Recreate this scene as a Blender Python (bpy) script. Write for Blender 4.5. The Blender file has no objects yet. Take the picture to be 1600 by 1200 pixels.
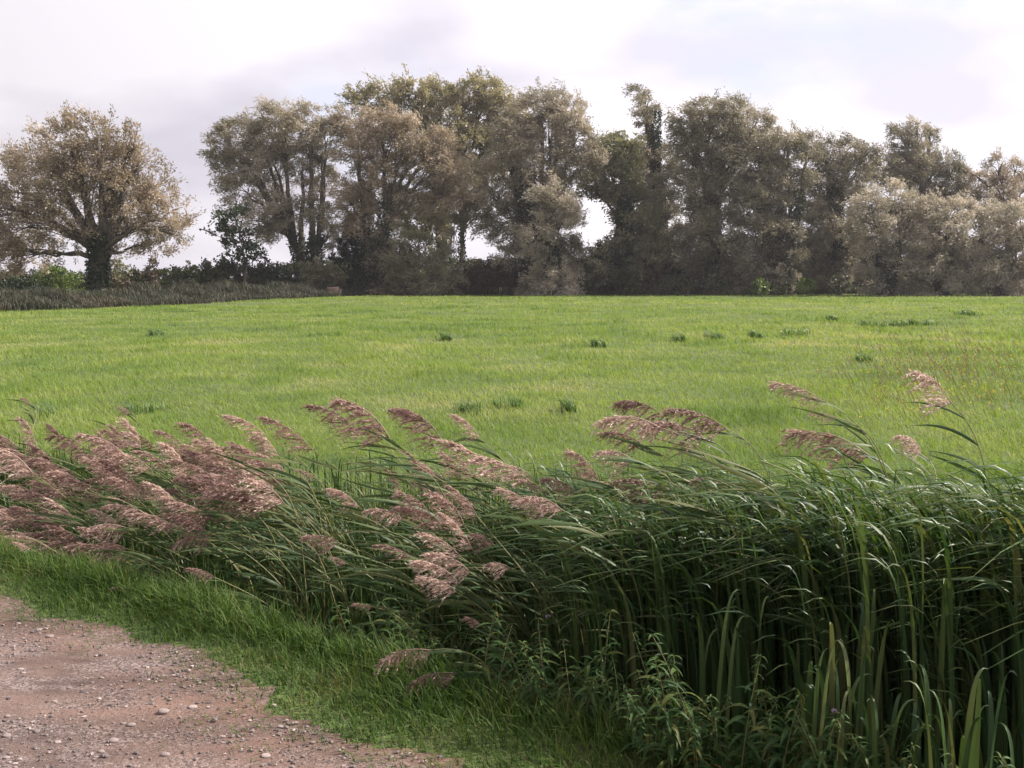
import bpy, math
import numpy as np
from mathutils import Vector, Matrix

rng = np.random.default_rng(7)
scene = bpy.context.scene
COL = scene.collection
PI = math.pi

# ------------------------------------------------------------------ camera
CAM_H, PITCH, F = 1.6, math.radians(5.6), 1700.0       # F: focal length in pixels of a 1600-wide frame
cam_data = bpy.data.cameras.new('camera')
cam_data.sensor_width = 36.0
cam_data.lens = 36.0 * F / 1600.0
cam_data.clip_start, cam_data.clip_end = 0.05, 9000
cam = bpy.data.objects.new('camera', cam_data)
COL.objects.link(cam)
cam.location = (0, 0, CAM_H)
cam.rotation_euler = (PI / 2 - PITCH, 0, 0)
scene.camera = cam
scene.render.resolution_x, scene.render.resolution_y = 1024, 768

# ------------------------------------------------------------------ light
SUN_AZ, SUN_EL = math.radians(74), math.radians(38)    # azimuth measured from +Y (view direction) towards +X
SUN_DIR = Vector((math.sin(SUN_AZ) * math.cos(SUN_EL), math.cos(SUN_AZ) * math.cos(SUN_EL), math.sin(SUN_EL)))
sun_data = bpy.data.lights.new('sun', 'SUN')
sun_data.energy = 5.0
sun_data.angle = math.radians(0.53)
sun_data.color = (1.0, 0.93, 0.86)
sun = bpy.data.objects.new('sun', sun_data)
COL.objects.link(sun)
sun.rotation_euler = SUN_DIR.to_track_quat('Z', 'Y').to_euler()

world = bpy.data.worlds.new('World')
scene.world = world
world.use_nodes = True
nt = world.node_tree
nt.nodes.clear()
W = nt.nodes.new
sky = W('ShaderNodeTexSky'); sky.sky_type = 'NISHITA'; sky.sun_disc = False
sky.sun_elevation = SUN_EL; sky.sun_rotation = SUN_AZ
tc = W('ShaderNodeTexCoord')
mp = W('ShaderNodeMapping'); mp.inputs['Scale'].default_value = (2.2, 2.2, 5.0); mp.inputs['Location'].default_value = (3.1, 0.4, 1.7)
nz = W('ShaderNodeTexNoise'); nz.inputs['Scale'].default_value = 1.5; nz.inputs['Detail'].default_value = 6; nz.inputs['Roughness'].default_value = 0.5
nz2 = W('ShaderNodeTexNoise'); nz2.inputs['Scale'].default_value = 2.0; nz2.inputs['Detail'].default_value = 7; nz2.inputs['Roughness'].default_value = 0.45
cov = W('ShaderNodeMapRange'); cov.inputs['From Min'].default_value = 0.30; cov.inputs['From Max'].default_value = 0.46
cov.interpolation_type = 'SMOOTHSTEP'
ramp = W('ShaderNodeValToRGB')
ramp.color_ramp.elements[0].position = 0.40; ramp.color_ramp.elements[0].color = (4.75, 4.5, 5.1, 1)
ramp.color_ramp.elements[1].position = 0.57; ramp.color_ramp.elements[1].color = (6.5, 6.2, 6.6, 1)
# clouds nearer the sun are brighter
dot = W('ShaderNodeVectorMath'); dot.operation = 'DOT_PRODUCT'; dot.inputs[1].default_value = SUN_DIR
glow = W('ShaderNodeMapRange'); glow.inputs['From Min'].default_value = -0.85; glow.inputs['From Max'].default_value = 0.42
glow.inputs['To Min'].default_value = 0.25; glow.inputs['To Max'].default_value = 1.13
mul = W('ShaderNodeVectorMath'); mul.operation = 'SCALE'
skyt = W('ShaderNodeMix'); skyt.data_type = 'RGBA'; skyt.blend_type = 'MIX'; skyt.inputs['Factor'].default_value = 0.72
skyt.inputs['B'].default_value = (5.4, 5.3, 6.3, 1)
mix = W('ShaderNodeMix'); mix.data_type = 'RGBA'
bg = W('ShaderNodeBackground'); bg.inputs['Strength'].default_value = 0.10
out = W('ShaderNodeOutputWorld')
L = nt.links.new
L(tc.outputs['Generated'], mp.inputs['Vector']); L(mp.outputs[0], nz.inputs['Vector']); L(mp.outputs[0], nz2.inputs['Vector'])
L(nz.outputs['Fac'], cov.inputs['Value']); L(nz2.outputs['Fac'], ramp.inputs['Fac'])
L(tc.outputs['Generated'], dot.inputs[0]); L(dot.outputs['Value'], glow.inputs['Value'])
L(ramp.outputs['Color'], mul.inputs[0]); L(glow.outputs[0], mul.inputs['Scale'])
L(sky.outputs[0], skyt.inputs['A'])
L(cov.outputs[0], mix.inputs['Factor']); L(skyt.outputs['Result'], mix.inputs['A']); L(mul.outputs[0], mix.inputs['B'])
L(mix.outputs['Result'], bg.inputs['Color']); L(bg.outputs[0], out.inputs[0])

scene.view_settings.view_transform = 'Standard'
scene.view_settings.look = 'None'
scene.view_settings.gamma = 1
scene.view_settings.exposure = 0.78
scene.cycles.max_bounces = 8
scene.cycles.diffuse_bounces = 2
scene.cycles.transmission_bounces = 4
scene.cycles.use_denoising = True

# thin autumn haze
hz = bpy.data.meshes.new('haze')
_x, _y0, _y1, _z0, _z1 = 1900.0, -1900.0, 1900.0, -2.2, 30.0
hz.from_pydata([(a, b, c) for a in (-_x, _x) for b in (_y0, _y1) for c in (_z0, _z1)], [],
               [(0, 1, 3, 2), (4, 6, 7, 5), (0, 4, 5, 1), (2, 3, 7, 6), (0, 2, 6, 4), (1, 5, 7, 3)])
hm = bpy.data.materials.new('haze'); hm.use_nodes = True; hm.node_tree.nodes.clear()
_v = hm.node_tree.nodes.new('ShaderNodeVolumePrincipled'); _o = hm.node_tree.nodes.new('ShaderNodeOutputMaterial')
_v.inputs['Color'].default_value = (0.90, 0.88, 0.95, 1); _v.inputs['Density'].default_value = 0.00030; _v.inputs['Anisotropy'].default_value = 0.3
hm.node_tree.links.new(_v.outputs[0], _o.inputs['Volume']); hz.materials.append(hm)
hzo = bpy.data.objects.new('haze', hz); COL.objects.link(hzo); hzo['kind'] = 'stuff'; hzo['label'] = 'thin pale haze over the field and trees'
scene.cycles.volume_bounces = 0

# ------------------------------------------------------------------ pixel <-> place
cp, sp = math.cos(PITCH), math.sin(PITCH)
def ray(px, py):
    a, b = (px - 800.0) / F, (600.0 - py) / F
    return np.array([a, cp + b * sp, -sp + b * cp])
def at(px, py, Y):
    d = ray(px, py)
    return np.array([0, 0, CAM_H]) + d * (Y / d[1])
def on_ground(px, py, z=0.0):
    d = ray(px, py)
    return np.array([0, 0, CAM_H]) + d * ((z - CAM_H) / d[2])

# ------------------------------------------------------------------ smooth value noise (numpy)
_tab = np.random.default_rng(3).random((256, 256))
def vnoise(x, y, s=1.0):
    x = np.asarray(x, float) * s; y = np.asarray(y, float) * s
    xi, yi = np.floor(x).astype(int), np.floor(y).astype(int)
    fx, fy = x - xi, y - yi
    fx, fy = fx * fx * (3 - 2 * fx), fy * fy * (3 - 2 * fy)
    g = lambda i, j: _tab[i & 255, j & 255]
    return (g(xi, yi) * (1 - fx) + g(xi + 1, yi) * fx) * (1 - fy) + (g(xi, yi + 1) * (1 - fx) + g(xi + 1, yi + 1) * fx) * fy
def fbm(x, y, s=1.0, o=4):
    r, a = 0, 0.5
    for k in range(o):
        r = r + a * vnoise(np.asarray(x) + 17.3 * k, np.asarray(y) - 9.1 * k, s * 2 ** k); a *= 0.5
    return r

# ------------------------------------------------------------------ land
A = on_ground(0, 947); B = on_ground(700, 1200)
ED = (B - A)[:2] / np.linalg.norm((B - A)[:2])
NRM = np.array([-ED[1], ED[0]])
if NRM[1] < 0: NRM = -NRM
def sdist(x, y):
    """distance from the track's edge, growing towards the field"""
    return (np.asarray(x) - A[0]) * NRM[0] + (np.asarray(y) - A[1]) * NRM[1]
def sstep(a, b, v):
    t = np.clip((v - a) / (b - a), 0, 1)
    return t * t * (3 - 2 * t)
def edge_wobble(x, y):
    return 0.06 + (fbm(x, y, 1.1, 3) - 0.44) * 0.5 + (fbm(x, y, 6, 2) - 0.37) * 0.12
def height(x, y):
    s = sdist(x, y)
    dip = -0.55 * sstep(0.45, 1.1, s) * (1 - sstep(1.9, 2.6, s))
    z = dip + (fbm(x, y, 1.7, 3) - 0.44) * 0.05 * sstep(-0.2, 0.4, s) + (fbm(x, y, 0.6, 3) - 0.44) * 0.05
    z = z + (fbm(x, y, 0.06, 3) - 0.44) * 0.30 * sstep(8, 30, s)
    return z
def pt(s, t):
    """point at distance s from the edge, t metres along it (0 at the frame's left edge)"""
    p = A[:2] + ED * t + NRM * s
    return p

# ------------------------------------------------------------------ materials
def principled(name):
    m = bpy.data.materials.new(name); m.use_nodes = True
    n = m.node_tree
    return m, n, n.nodes['Principled BSDF'], n.nodes['Material Output']

def leaf_mat(name, cols, transl=0.35, rough=0.5, nscale=0.4, wr=0.55, tcol=(1.0, 1.0, 0.6), spec=0.4, orand=0.0):
    """cols: colours from one end of the natural variation to the other; varies per leaf and by patch"""
    m, n, bs, outp = principled(name)
    N, K = n.nodes.new, n.links.new
    at_ = N('ShaderNodeAttribute'); at_.attribute_name = 'rnd'
    tcn = N('ShaderNodeTexCoord')
    nz = N('ShaderNodeTexNoise'); nz.inputs['Scale'].default_value = nscale; nz.inputs['Detail'].default_value = 3
    K(tcn.outputs['Object'], nz.inputs['Vector'])
    mr = N('ShaderNodeMapRange'); mr.inputs['From Min'].default_value = 0.3; mr.inputs['From Max'].default_value = 0.7
    K(nz.outputs['Fac'], mr.inputs['Value'])
    mx = N('ShaderNodeMix'); mx.data_type = 'FLOAT'; mx.inputs['Factor'].default_value = wr
    K(mr.outputs[0], mx.inputs['A']); K(at_.outputs['Fac'], mx.inputs['B'])
    rp = N('ShaderNodeValToRGB'); e = rp.color_ramp.elements
    while len(e) < len(cols): e.new(0.5)
    for i, c in enumerate(cols):
        e[i].position = 0.08 + 0.84 * i / (len(cols) - 1); e[i].color = (*c, 1)
    oi = N('ShaderNodeObjectInfo'); om = N('ShaderNodeMath'); om.operation = 'MULTIPLY_ADD'; om.inputs[1].default_value = orand
    K(oi.outputs['Random'], om.inputs[0]); ad = N('ShaderNodeMath'); ad.operation = 'SUBTRACT'; ad.inputs[1].default_value = orand / 2
    K(mx.outputs['Result'], om.inputs[2]); K(om.outputs[0], ad.inputs[0])
    K(ad.outputs[0], rp.inputs['Fac'])
    K(rp.outputs['Color'], bs.inputs['Base Color'])
    bs.inputs['Roughness'].default_value = rough
    bs.inputs['Specular IOR Level'].default_value = spec
    tr = N('ShaderNodeBsdfTranslucent')
    tm = N('ShaderNodeMix'); tm.data_type = 'RGBA'; tm.blend_type = 'MULTIPLY'; tm.inputs['Factor'].default_value = 1
    tm.inputs['B'].default_value = (*[min(1, 1.0 * c) for c in tcol], 1)
    K(rp.outputs['Color'], tm.inputs['A']); K(tm.outputs['Result'], tr.inputs['Color'])
    sc_ = N('ShaderNodeMixShader'); sc_.inputs['Fac'].default_value = transl
    K(bs.outputs[0], sc_.inputs[1]); K(tr.outputs[0], sc_.inputs[2]); K(sc_.outputs[0], outp.inputs['Surface'])
    return m

def bark_mat(name, c1, c2, scale=6):
    m, n, bs, outp = principled(name)
    N, K = n.nodes.new, n.links.new
    tcn = N('ShaderNodeTexCoord'); mp = N('ShaderNodeMapping'); mp.inputs['Scale'].default_value = (scale, scale, scale * 0.25)
    nz = N('ShaderNodeTexNoise'); nz.inputs['Detail'].default_value = 6; nz.inputs['Scale'].default_value = 1.0
    rp = N('ShaderNodeValToRGB'); rp.color_ramp.elements[0].position = 0.35; rp.color_ramp.elements[1].position = 0.68
    rp.color_ramp.elements[0].color = (*c1, 1); rp.color_ramp.elements[1].color = (*c2, 1)
    bp = N('ShaderNodeBump'); bp.inputs['Strength'].default_value = 0.8; bp.inputs['Distance'].default_value = 0.05
    K(tcn.outputs['Object'], mp.inputs[0]); K(mp.outputs[0], nz.inputs['Vector']); K(nz.outputs['Fac'], rp.inputs[0])
    K(rp.outputs[0], bs.inputs['Base Color']); K(nz.outputs['Fac'], bp.inputs['Height']); K(bp.outputs[0], bs.inputs['Normal'])
    bs.inputs['Roughness'].default_value = 0.9
    return m

def ground_mat():
    m, n, bs, outp = principled('turf_soil')
    N, K = n.nodes.new, n.links.new
    tcn = N('ShaderNodeTexCoord')
    a = N('ShaderNodeTexNoise'); a.inputs['Scale'].default_value = 0.35; a.inputs['Detail'].default_value = 8; a.inputs['Roughness'].default_value = 0.65
    b = N('ShaderNodeTexNoise'); b.inputs['Scale'].default_value = 30; b.inputs['Detail'].default_value = 4
    K(tcn.outputs['Object'], a.inputs['Vector']); K(tcn.outputs['Object'], b.inputs['Vector'])
    rp = N('ShaderNodeValToRGB'); e = rp.color_ramp.elements
    e[0].position = 0.3; e[0].color = (0.062, 0.095, 0.022, 1)
    e[1].position = 0.7; e[1].color = (0.11, 0.16, 0.035, 1)
    K(a.outputs['Fac'], rp.inputs[0])
    mx = N('ShaderNodeMix'); mx.data_type = 'RGBA'; mx.inputs['B'].default_value = (0.075, 0.055, 0.035, 1)
    r2 = N('ShaderNodeMapRange'); r2.inputs['From Min'].default_value = 0.5; r2.inputs['From Max'].default_value = 0.75
    K(b.outputs['Fac'], r2.inputs['Value']); K(r2.outputs[0], mx.inputs['Factor']); K(rp.outputs[0], mx.inputs['A'])
    md = N('ShaderNodeAttribute'); md.attribute_name = 'ditch_shade'
    m2 = N('ShaderNodeMix'); m2.data_type = 'RGBA'; m2.inputs['B'].default_value = (0.028, 0.024, 0.018, 1)  # near-black painted into the ditch floor's colour to deepen the shade between blades
    K(md.outputs['Fac'], m2.inputs['Factor']); K(mx.outputs['Result'], m2.inputs['A'])
    K(m2.outputs['Result'], bs.inputs['Base Color'])
    bp = N('ShaderNodeBump'); bp.inputs['Strength'].default_value = 1; bp.inputs['Distance'].default_value = 0.05
    K(b.outputs['Fac'], bp.inputs['Height']); K(bp.outputs[0], bs.inputs['Normal'])
    bs.inputs['Roughness'].default_value = 0.95
    return m

def track_mat():
    m, n, bs, outp = principled('gravel_and_earth')
    N, K = n.nodes.new, n.links.new
    tcn = N('ShaderNodeTexCoord')
    mp = N('ShaderNodeMapping'); mp.inputs['Rotation'].default_value = (0, 0, -math.atan2(ED[1], ED[0])); mp.inputs['Scale'].default_value = (0.55, 1.5, 1)
    K(tcn.outputs['Object'], mp.inputs[0])
    a = N('ShaderNodeTexNoise'); a.inputs['Scale'].default_value = 1.6; a.inputs['Detail'].default_value = 7; a.inputs['Roughness'].default_value = 0.65
    K(mp.outputs[0], a.inputs['Vector'])
    rp = N('ShaderNodeValToRGB'); e = rp.color_ramp.elements
    e[0].position = 0.32; e[0].color = (0.07, 0.046, 0.037, 1)
    e[1].position = 0.68; e[1].color = (0.33, 0.225, 0.185, 1)
    x = e.new(0.5); x.color = (0.19, 0.128, 0.105, 1)
    K(a.outputs['Fac'], rp.inputs[0])
    b = N('ShaderNodeTexVoronoi'); b.inputs['Scale'].default_value = 130
    K(tcn.outputs['Object'], b.inputs['Vector'])
    mx = N('ShaderNodeMix'); mx.data_type = 'RGBA'
    sep = N('ShaderNodeSeparateColor'); K(b.outputs['Color'], sep.inputs[0])
    g = N('ShaderNodeValToRGB'); g.color_ramp.elements[0].color = (0.085, 0.065, 0.06, 1); g.color_ramp.elements[1].color = (0.46, 0.37, 0.34, 1)
    g.color_ramp.elements[0].position = 0.2
    K(sep.outputs[0], g.inputs[0])
    c = N('ShaderNodeTexNoise'); c.inputs['Scale'].default_value = 5; c.inputs['Detail'].default_value = 6; c.inputs['Roughness'].default_value = 0.7
    K(mp.outputs[0], c.inputs['Vector'])
    r = N('ShaderNodeMapRange'); r.inputs['From Min'].default_value = 0.44; r.inputs['From Max'].default_value = 0.6; r.inputs['To Max'].default_value = 0.8
    K(c.outputs['Fac'], r.inputs['Value']); K(r.outputs[0], mx.inputs['Factor'])
    K(rp.outputs[0], mx.inputs['A']); K(g.outputs[0], mx.inputs['B'])
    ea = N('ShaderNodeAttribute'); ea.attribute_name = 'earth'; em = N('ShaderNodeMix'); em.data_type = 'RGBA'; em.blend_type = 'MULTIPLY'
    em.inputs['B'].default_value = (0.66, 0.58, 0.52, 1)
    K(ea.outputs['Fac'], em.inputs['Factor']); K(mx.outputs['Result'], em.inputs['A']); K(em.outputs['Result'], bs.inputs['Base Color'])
    bp = N('ShaderNodeBump'); bp.inputs['Strength'].default_value = 0.9; bp.inputs['Distance'].default_value = 0.012
    f = N('ShaderNodeTexNoise'); f.inputs['Scale'].default_value = 60; f.inputs['Detail'].default_value = 5; f.inputs['Roughness'].default_value = 0.7
    K(tcn.outputs['Object'], f.inputs['Vector']); K(f.outputs['Fac'], bp.inputs['Height']); K(bp.outputs[0], bs.inputs['Normal'])
    bs.inputs['Roughness'].default_value = 0.92
    return m

def stone_mat():
    m, n, bs, outp = principled('pale_stone')
    N, K = n.nodes.new, n.links.new
    at_ = N('ShaderNodeAttribute'); at_.attribute_name = 'rnd'
    rp = N('ShaderNodeValToRGB'); e = rp.color_ramp.elements
    e[0].color = (0.10, 0.085, 0.085, 1); e[1].color = (0.44, 0.36, 0.33, 1); x = e.new(0.6); x.color = (0.21, 0.165, 0.15, 1)
    K(at_.outputs['Fac'], rp.inputs[0])
    tcn = N('ShaderNodeTexCoord'); nz = N('ShaderNodeTexNoise'); nz.inputs['Scale'].default_value = 90; nz.inputs['Detail'].default_value = 5
    K(tcn.outputs['Object'], nz.inputs['Vector'])
    mx = N('ShaderNodeMix'); mx.data_type = 'RGBA'; mx.blend_type = 'MULTIPLY'; mx.inputs['Factor'].default_value = 0.6
    K(rp.outputs[0], mx.inputs['A']); K(nz.outputs['Color'], mx.inputs['B'])
    r2 = N('ShaderNodeValToRGB'); r2.color_ramp.elements[0].position = 0.35; r2.color_ramp.elements[0].color = (0.55, 0.5, 0.46, 1); r2.color_ramp.elements[1].position = 0.6
    K(nz.outputs['Fac'], r2.inputs[0]); K(r2.outputs[0], mx.inputs['B'])
    K(mx.outputs['Result'], bs.inputs['Base Color'])
    bp = N('ShaderNodeBump'); bp.inputs['Strength'].default_value = 0.5; bp.inputs['Distance'].default_value = 0.003
    K(nz.outputs['Fac'], bp.inputs['Height']); K(bp.outputs[0], bs.inputs['Normal'])
    bs.inputs['Roughness'].default_value = 0.85
    return m

M = {}
M['ground'] = ground_mat(); M['track'] = track_mat(); M['stone'] = stone_mat()
M['pasture'] = leaf_mat('pasture_blade', [(0.085, 0.148, 0.036), (0.17, 0.255, 0.05), (0.24, 0.32, 0.072), (0.40, 0.39, 0.19)], 0.48, 0.55, 0.5, 0.5, (1, 1, 0.45), 0.22)
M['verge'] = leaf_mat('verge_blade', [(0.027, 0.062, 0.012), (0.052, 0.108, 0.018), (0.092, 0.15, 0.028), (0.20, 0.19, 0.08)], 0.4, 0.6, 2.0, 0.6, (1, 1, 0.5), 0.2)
M['reedleaf'] = leaf_mat('reed_blade', [(0.03, 0.065, 0.02), (0.06, 0.105, 0.035), (0.095, 0.145, 0.05), (0.19, 0.19, 0.08)], 0.4, 0.5, 1.5, 0.75, (1, 1, 0.45), 0.3)
M['sedge'] = leaf_mat('sedge_blade', [(0.02, 0.05, 0.016), (0.04, 0.085, 0.026), (0.065, 0.12, 0.035), (0.10, 0.15, 0.045), (0.17, 0.17, 0.07)], 0.32, 0.42, 1.5, 0.75, (1, 1, 0.45), 0.3)
M['reedstem'] = leaf_mat('reed_stem', [(0.16, 0.17, 0.06), (0.25, 0.23, 0.10)], 0.1, 0.45, 3, 0.7)
M['panicle'] = leaf_mat('panicle', [(0.19, 0.115, 0.095), (0.38, 0.25, 0.205), (0.58, 0.42, 0.35), (0.84, 0.70, 0.60)], 0.4, 0.5, 12, 0.8, (1, 0.85, 0.8), 0.4, 0.55)
M['herb'] = leaf_mat('herb_leaf', [(0.022, 0.055, 0.014), (0.042, 0.088, 0.022), (0.065, 0.12, 0.03), (0.14, 0.13, 0.035)], 0.35, 0.55, 2.0, 0.7, (1, 1, 0.4), 0.2)
M['sword'] = leaf_mat('sword_blade', [(0.018, 0.042, 0.014), (0.034, 0.07, 0.022), (0.055, 0.098, 0.03), (0.08, 0.12, 0.035), (0.14, 0.14, 0.055)], 0.18, 0.45, 1.5, 0.75, (1, 1, 0.5), 0.3)
M['rust'] = leaf_mat('rusty_leaf', [(0.20, 0.075, 0.02), (0.32, 0.15, 0.04)], 0.3, 0.5, 5, 0.7, (1, 0.8, 0.5))
M['purple'] = leaf_mat('purple_petal', [(0.22, 0.15, 0.26), (0.36, 0.28, 0.38)], 0.3, 0.6, 9, 0.7, (1, 1, 1))
M['yellow'] = leaf_mat('yellow_petal', [(0.55, 0.42, 0.02), (0.75, 0.62, 0.05)], 0.3, 0.6, 9, 0.7, (1, 1, 1))
M['fieldweed'] = leaf_mat('field_weed', [(0.045, 0.10, 0.025), (0.085, 0.16, 0.045), (0.16, 0.23, 0.07)], 0.45, 0.4, 2.0, 0.7, (1, 1, 0.5))
M['drystalk'] = leaf_mat('dry_stalk', [(0.20, 0.14, 0.07), (0.34, 0.27, 0.16)], 0.2, 0.6, 2, 0.7)
# tree leaves (white willow: silvery undersides, browning in autumn)
M['willow'] = leaf_mat('willow_leaf', [(0.13, 0.135, 0.08), (0.27, 0.245, 0.17), (0.44, 0.385, 0.295), (0.70, 0.62, 0.52)], 0.42, 0.5, 0.35, 0.5, (1, 0.95, 0.82))
M['willow_warm'] = leaf_mat('browning_willow_leaf', [(0.14, 0.135, 0.08), (0.29, 0.24, 0.165), (0.46, 0.37, 0.275), (0.70, 0.60, 0.49)], 0.42, 0.5, 0.35, 0.5, (1, 0.95, 0.82))
M['willow_pale'] = leaf_mat('silvery_willow_leaf', [(0.17, 0.17, 0.11), (0.34, 0.31, 0.235), (0.54, 0.48, 0.39), (0.78, 0.71, 0.62)], 0.42, 0.5, 0.35, 0.5, (1, 0.95, 0.82))
M['willow_grey'] = leaf_mat('grey_willow_leaf', [(0.10, 0.105, 0.06), (0.20, 0.19, 0.12), (0.37, 0.33, 0.245), (0.62, 0.56, 0.45)], 0.4, 0.5, 0.35, 0.5, (1, 0.95, 0.82))
M['olive'] = leaf_mat('olive_leaf', [(0.10, 0.11, 0.065), (0.18, 0.18, 0.11), (0.29, 0.275, 0.18), (0.42, 0.40, 0.28)], 0.4, 0.5, 0.3, 0.6, (1, 1, 0.5))
M['poplar'] = leaf_mat('poplar_leaf', [(0.16, 0.155, 0.10), (0.28, 0.25, 0.17), (0.42, 0.37, 0.27), (0.62, 0.55, 0.44)], 0.4, 0.38, 0.3, 0.7, (1, 1, 0.5))
M['dark'] = leaf_mat('dark_leaf', [(0.016, 0.032, 0.016), (0.028, 0.052, 0.022), (0.05, 0.08, 0.03)], 0.2, 0.5, 0.5, 0.6, (1, 1, 0.5))
M['hedge'] = leaf_mat('hedge_leaf', [(0.035, 0.05, 0.022), (0.06, 0.075, 0.03), (0.10, 0.105, 0.04)], 0.25, 0.5, 0.4, 0.5, (1, 1, 0.5))
M['brownshrub'] = leaf_mat('brown_shrub_leaf', [(0.05, 0.038, 0.026), (0.085, 0.06, 0.038), (0.12, 0.10, 0.05)], 0.25, 0.5, 0.4, 0.5, (1, 1, 0.5))
M['lime'] = leaf_mat('lime_leaf', [(0.07, 0.11, 0.025), (0.13, 0.19, 0.04), (0.20, 0.26, 0.07)], 0.35, 0.45, 0.5, 0.7, (1, 1, 0.5))
M['farreed'] = leaf_mat('far_reed_blade', [(0.022, 0.03, 0.014), (0.035, 0.042, 0.02), (0.055, 0.052, 0.028), (0.12, 0.09, 0.055)], 0.2, 0.6, 0.3, 0.6, (1, 1, 0.7))
M['bark'] = bark_mat('willow_bark', (0.05, 0.04, 0.03), (0.15, 0.12, 0.09))
M['palebark'] = bark_mat('pale_bark', (0.12, 0.095, 0.07), (0.27, 0.22, 0.165))
M['twig'] = bark_mat('twig_bark', (0.09, 0.06, 0.045), (0.17, 0.12, 0.085))
M['hay'] = bark_mat('old_hay', (0.035, 0.022, 0.015), (0.085, 0.05, 0.032), 10)

# ------------------------------------------------------------------ mesh helpers
def mesh_from(name, V, Fq, rnd=None, mat=None, mats=None, midx=None, smooth=True):
    V = np.ascontiguousarray(V, np.float32).reshape(-1, 3); Fq = np.ascontiguousarray(Fq, np.int32)
    k = Fq.shape[1]; nf = len(Fq)
    me = bpy.data.meshes.new(name)
    me.vertices.add(len(V)); me.vertices.foreach_set('co', V.ravel())
    me.loops.add(nf * k); me.loops.foreach_set('vertex_index', Fq.ravel())
    me.polygons.add(nf); me.polygons.foreach_set('loop_start', np.arange(0, nf * k, k, dtype=np.int32))
    if rnd is not None:
        a = me.attributes.new('rnd', 'FLOAT', 'FACE'); a.data.foreach_set('value', np.ascontiguousarray(rnd, np.float32))
    for m_ in (mats or [mat]): me.materials.append(m_)
    if midx is not None: me.polygons.foreach_set('material_index', np.ascontiguousarray(midx, np.int32))
    me.update(calc_edges=True)
    if not smooth: me.shade_flat()
    return me

def link(name, me, parent=None, loc=None):
    o = bpy.data.objects.new(name, me); COL.objects.link(o)
    if parent: o.parent = parent
    if loc is not None: o.location = loc
    return o
def tag(o, label=None, cat=None, group=None, kind=None):
    if label: o['label'] = label
    if cat: o['category'] = cat
    if group: o['group'] = group
    if kind: o['kind'] = kind
    return o
def empty(name, loc, label, cat, group=None):
    o = bpy.data.objects.new(name, None); COL.objects.link(o); o.location = [float(v) for v in loc]
    o.empty_display_size = 0.1
    return tag(o, label, cat, group)

def unit(v):
    return v / np.maximum(np.linalg.norm(v, axis=-1, keepdims=True), 1e-9)

def strips(P, Wd, side, keel=0.0, rnd=None):
    """P (N,S,3) centre lines, Wd (N,S) full widths, side (N,3): flat or keeled ribbons"""
    N, S, _ = P.shape
    if side.ndim == 2: side = np.repeat(side[:, None, :], S, 1)
    if keel:
        T = unit(np.gradient(P, axis=1)); nrm = unit(np.cross(T, side))
        V = np.stack([P - side * Wd[..., None] / 2, P - nrm * Wd[..., None] * keel, P + side * Wd[..., None] / 2], 2)
        C = 3
    else:
        V = np.stack([P - side * Wd[..., None] / 2, P + side * Wd[..., None] / 2], 2); C = 2
    idx = np.arange(N * S * C).reshape(N, S, C)
    Fq = np.stack([idx[:, :-1, :-1], idx[:, :-1, 1:], idx[:, 1:, 1:], idx[:, 1:, :-1]], -1).reshape(-1, 4)
    if rnd is None: rnd = rng.random(N)
    return V.reshape(-1, 3), Fq, np.repeat(rnd, (S - 1) * (C - 1))

def tubes(P, R, n=5, rnd=None):
    N, S, _ = P.shape
    T = unit(np.gradient(P, axis=1)); mean = unit(T.mean(1))
    ref = np.where(np.abs(mean[:, 2:3]) > 0.8, np.array([[1.0, 0, 0]]), np.array([[0, 0, 1.0]]))
    U = unit(np.cross(T, np.repeat(ref[:, None, :], S, 1))); Vv = np.cross(T, U)
    a = np.arange(n) * 2 * PI / n
    ring = U[:, :, None, :] * np.cos(a)[None, None, :, None] + Vv[:, :, None, :] * np.sin(a)[None, None, :, None]
    V = P[:, :, None, :] + ring * R[:, :, None, None]
    idx = np.arange(N * S * n).reshape(N, S, n); nx = np.roll(idx, -1, axis=2)
    Fq = np.stack([idx[:, :-1], nx[:, :-1], nx[:, 1:], idx[:, 1:]], -1).reshape(-1, 4)
    if rnd is None: rnd = rng.random(N)
    return V.reshape(-1, 3), Fq, np.repeat(rnd, (S - 1) * n)

def diamonds(C, D, side, Ln, Wd, rnd=None):
    """leaf-shaped quads: C base points, D unit directions"""
    V = np.stack([C, C + D * (Ln * 0.45)[:, None] + side * (Wd / 2)[:, None], C + D * Ln[:, None], C + D * (Ln * 0.45)[:, None] - side * (Wd / 2)[:, None]], 1)
    Fq = np.arange(len(C) * 4).reshape(-1, 4)
    if rnd is None: rnd = rng.random(len(C))
    return V.reshape(-1, 3), Fq, rnd

def join(parts):
    Vs, Fs, Rs, o = [], [], [], 0
    for V, Fq, r in parts:
        Vs.append(V); Fs.append(Fq + o); Rs.append(r); o += len(V)
    return np.concatenate(Vs), np.concatenate(Fs), np.concatenate(Rs)

def bez(P0, P1, P2, S):
    t = np.linspace(0, 1, S)[None, :, None]
    return (1 - t) ** 2 * P0[:, None] + 2 * t * (1 - t) * P1[:, None] + t ** 2 * P2[:, None]

def rdir(n):
    return unit(rng.normal(size=(n, 3)))

WIND = np.array([-1.0, -0.12, 0.0])

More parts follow.
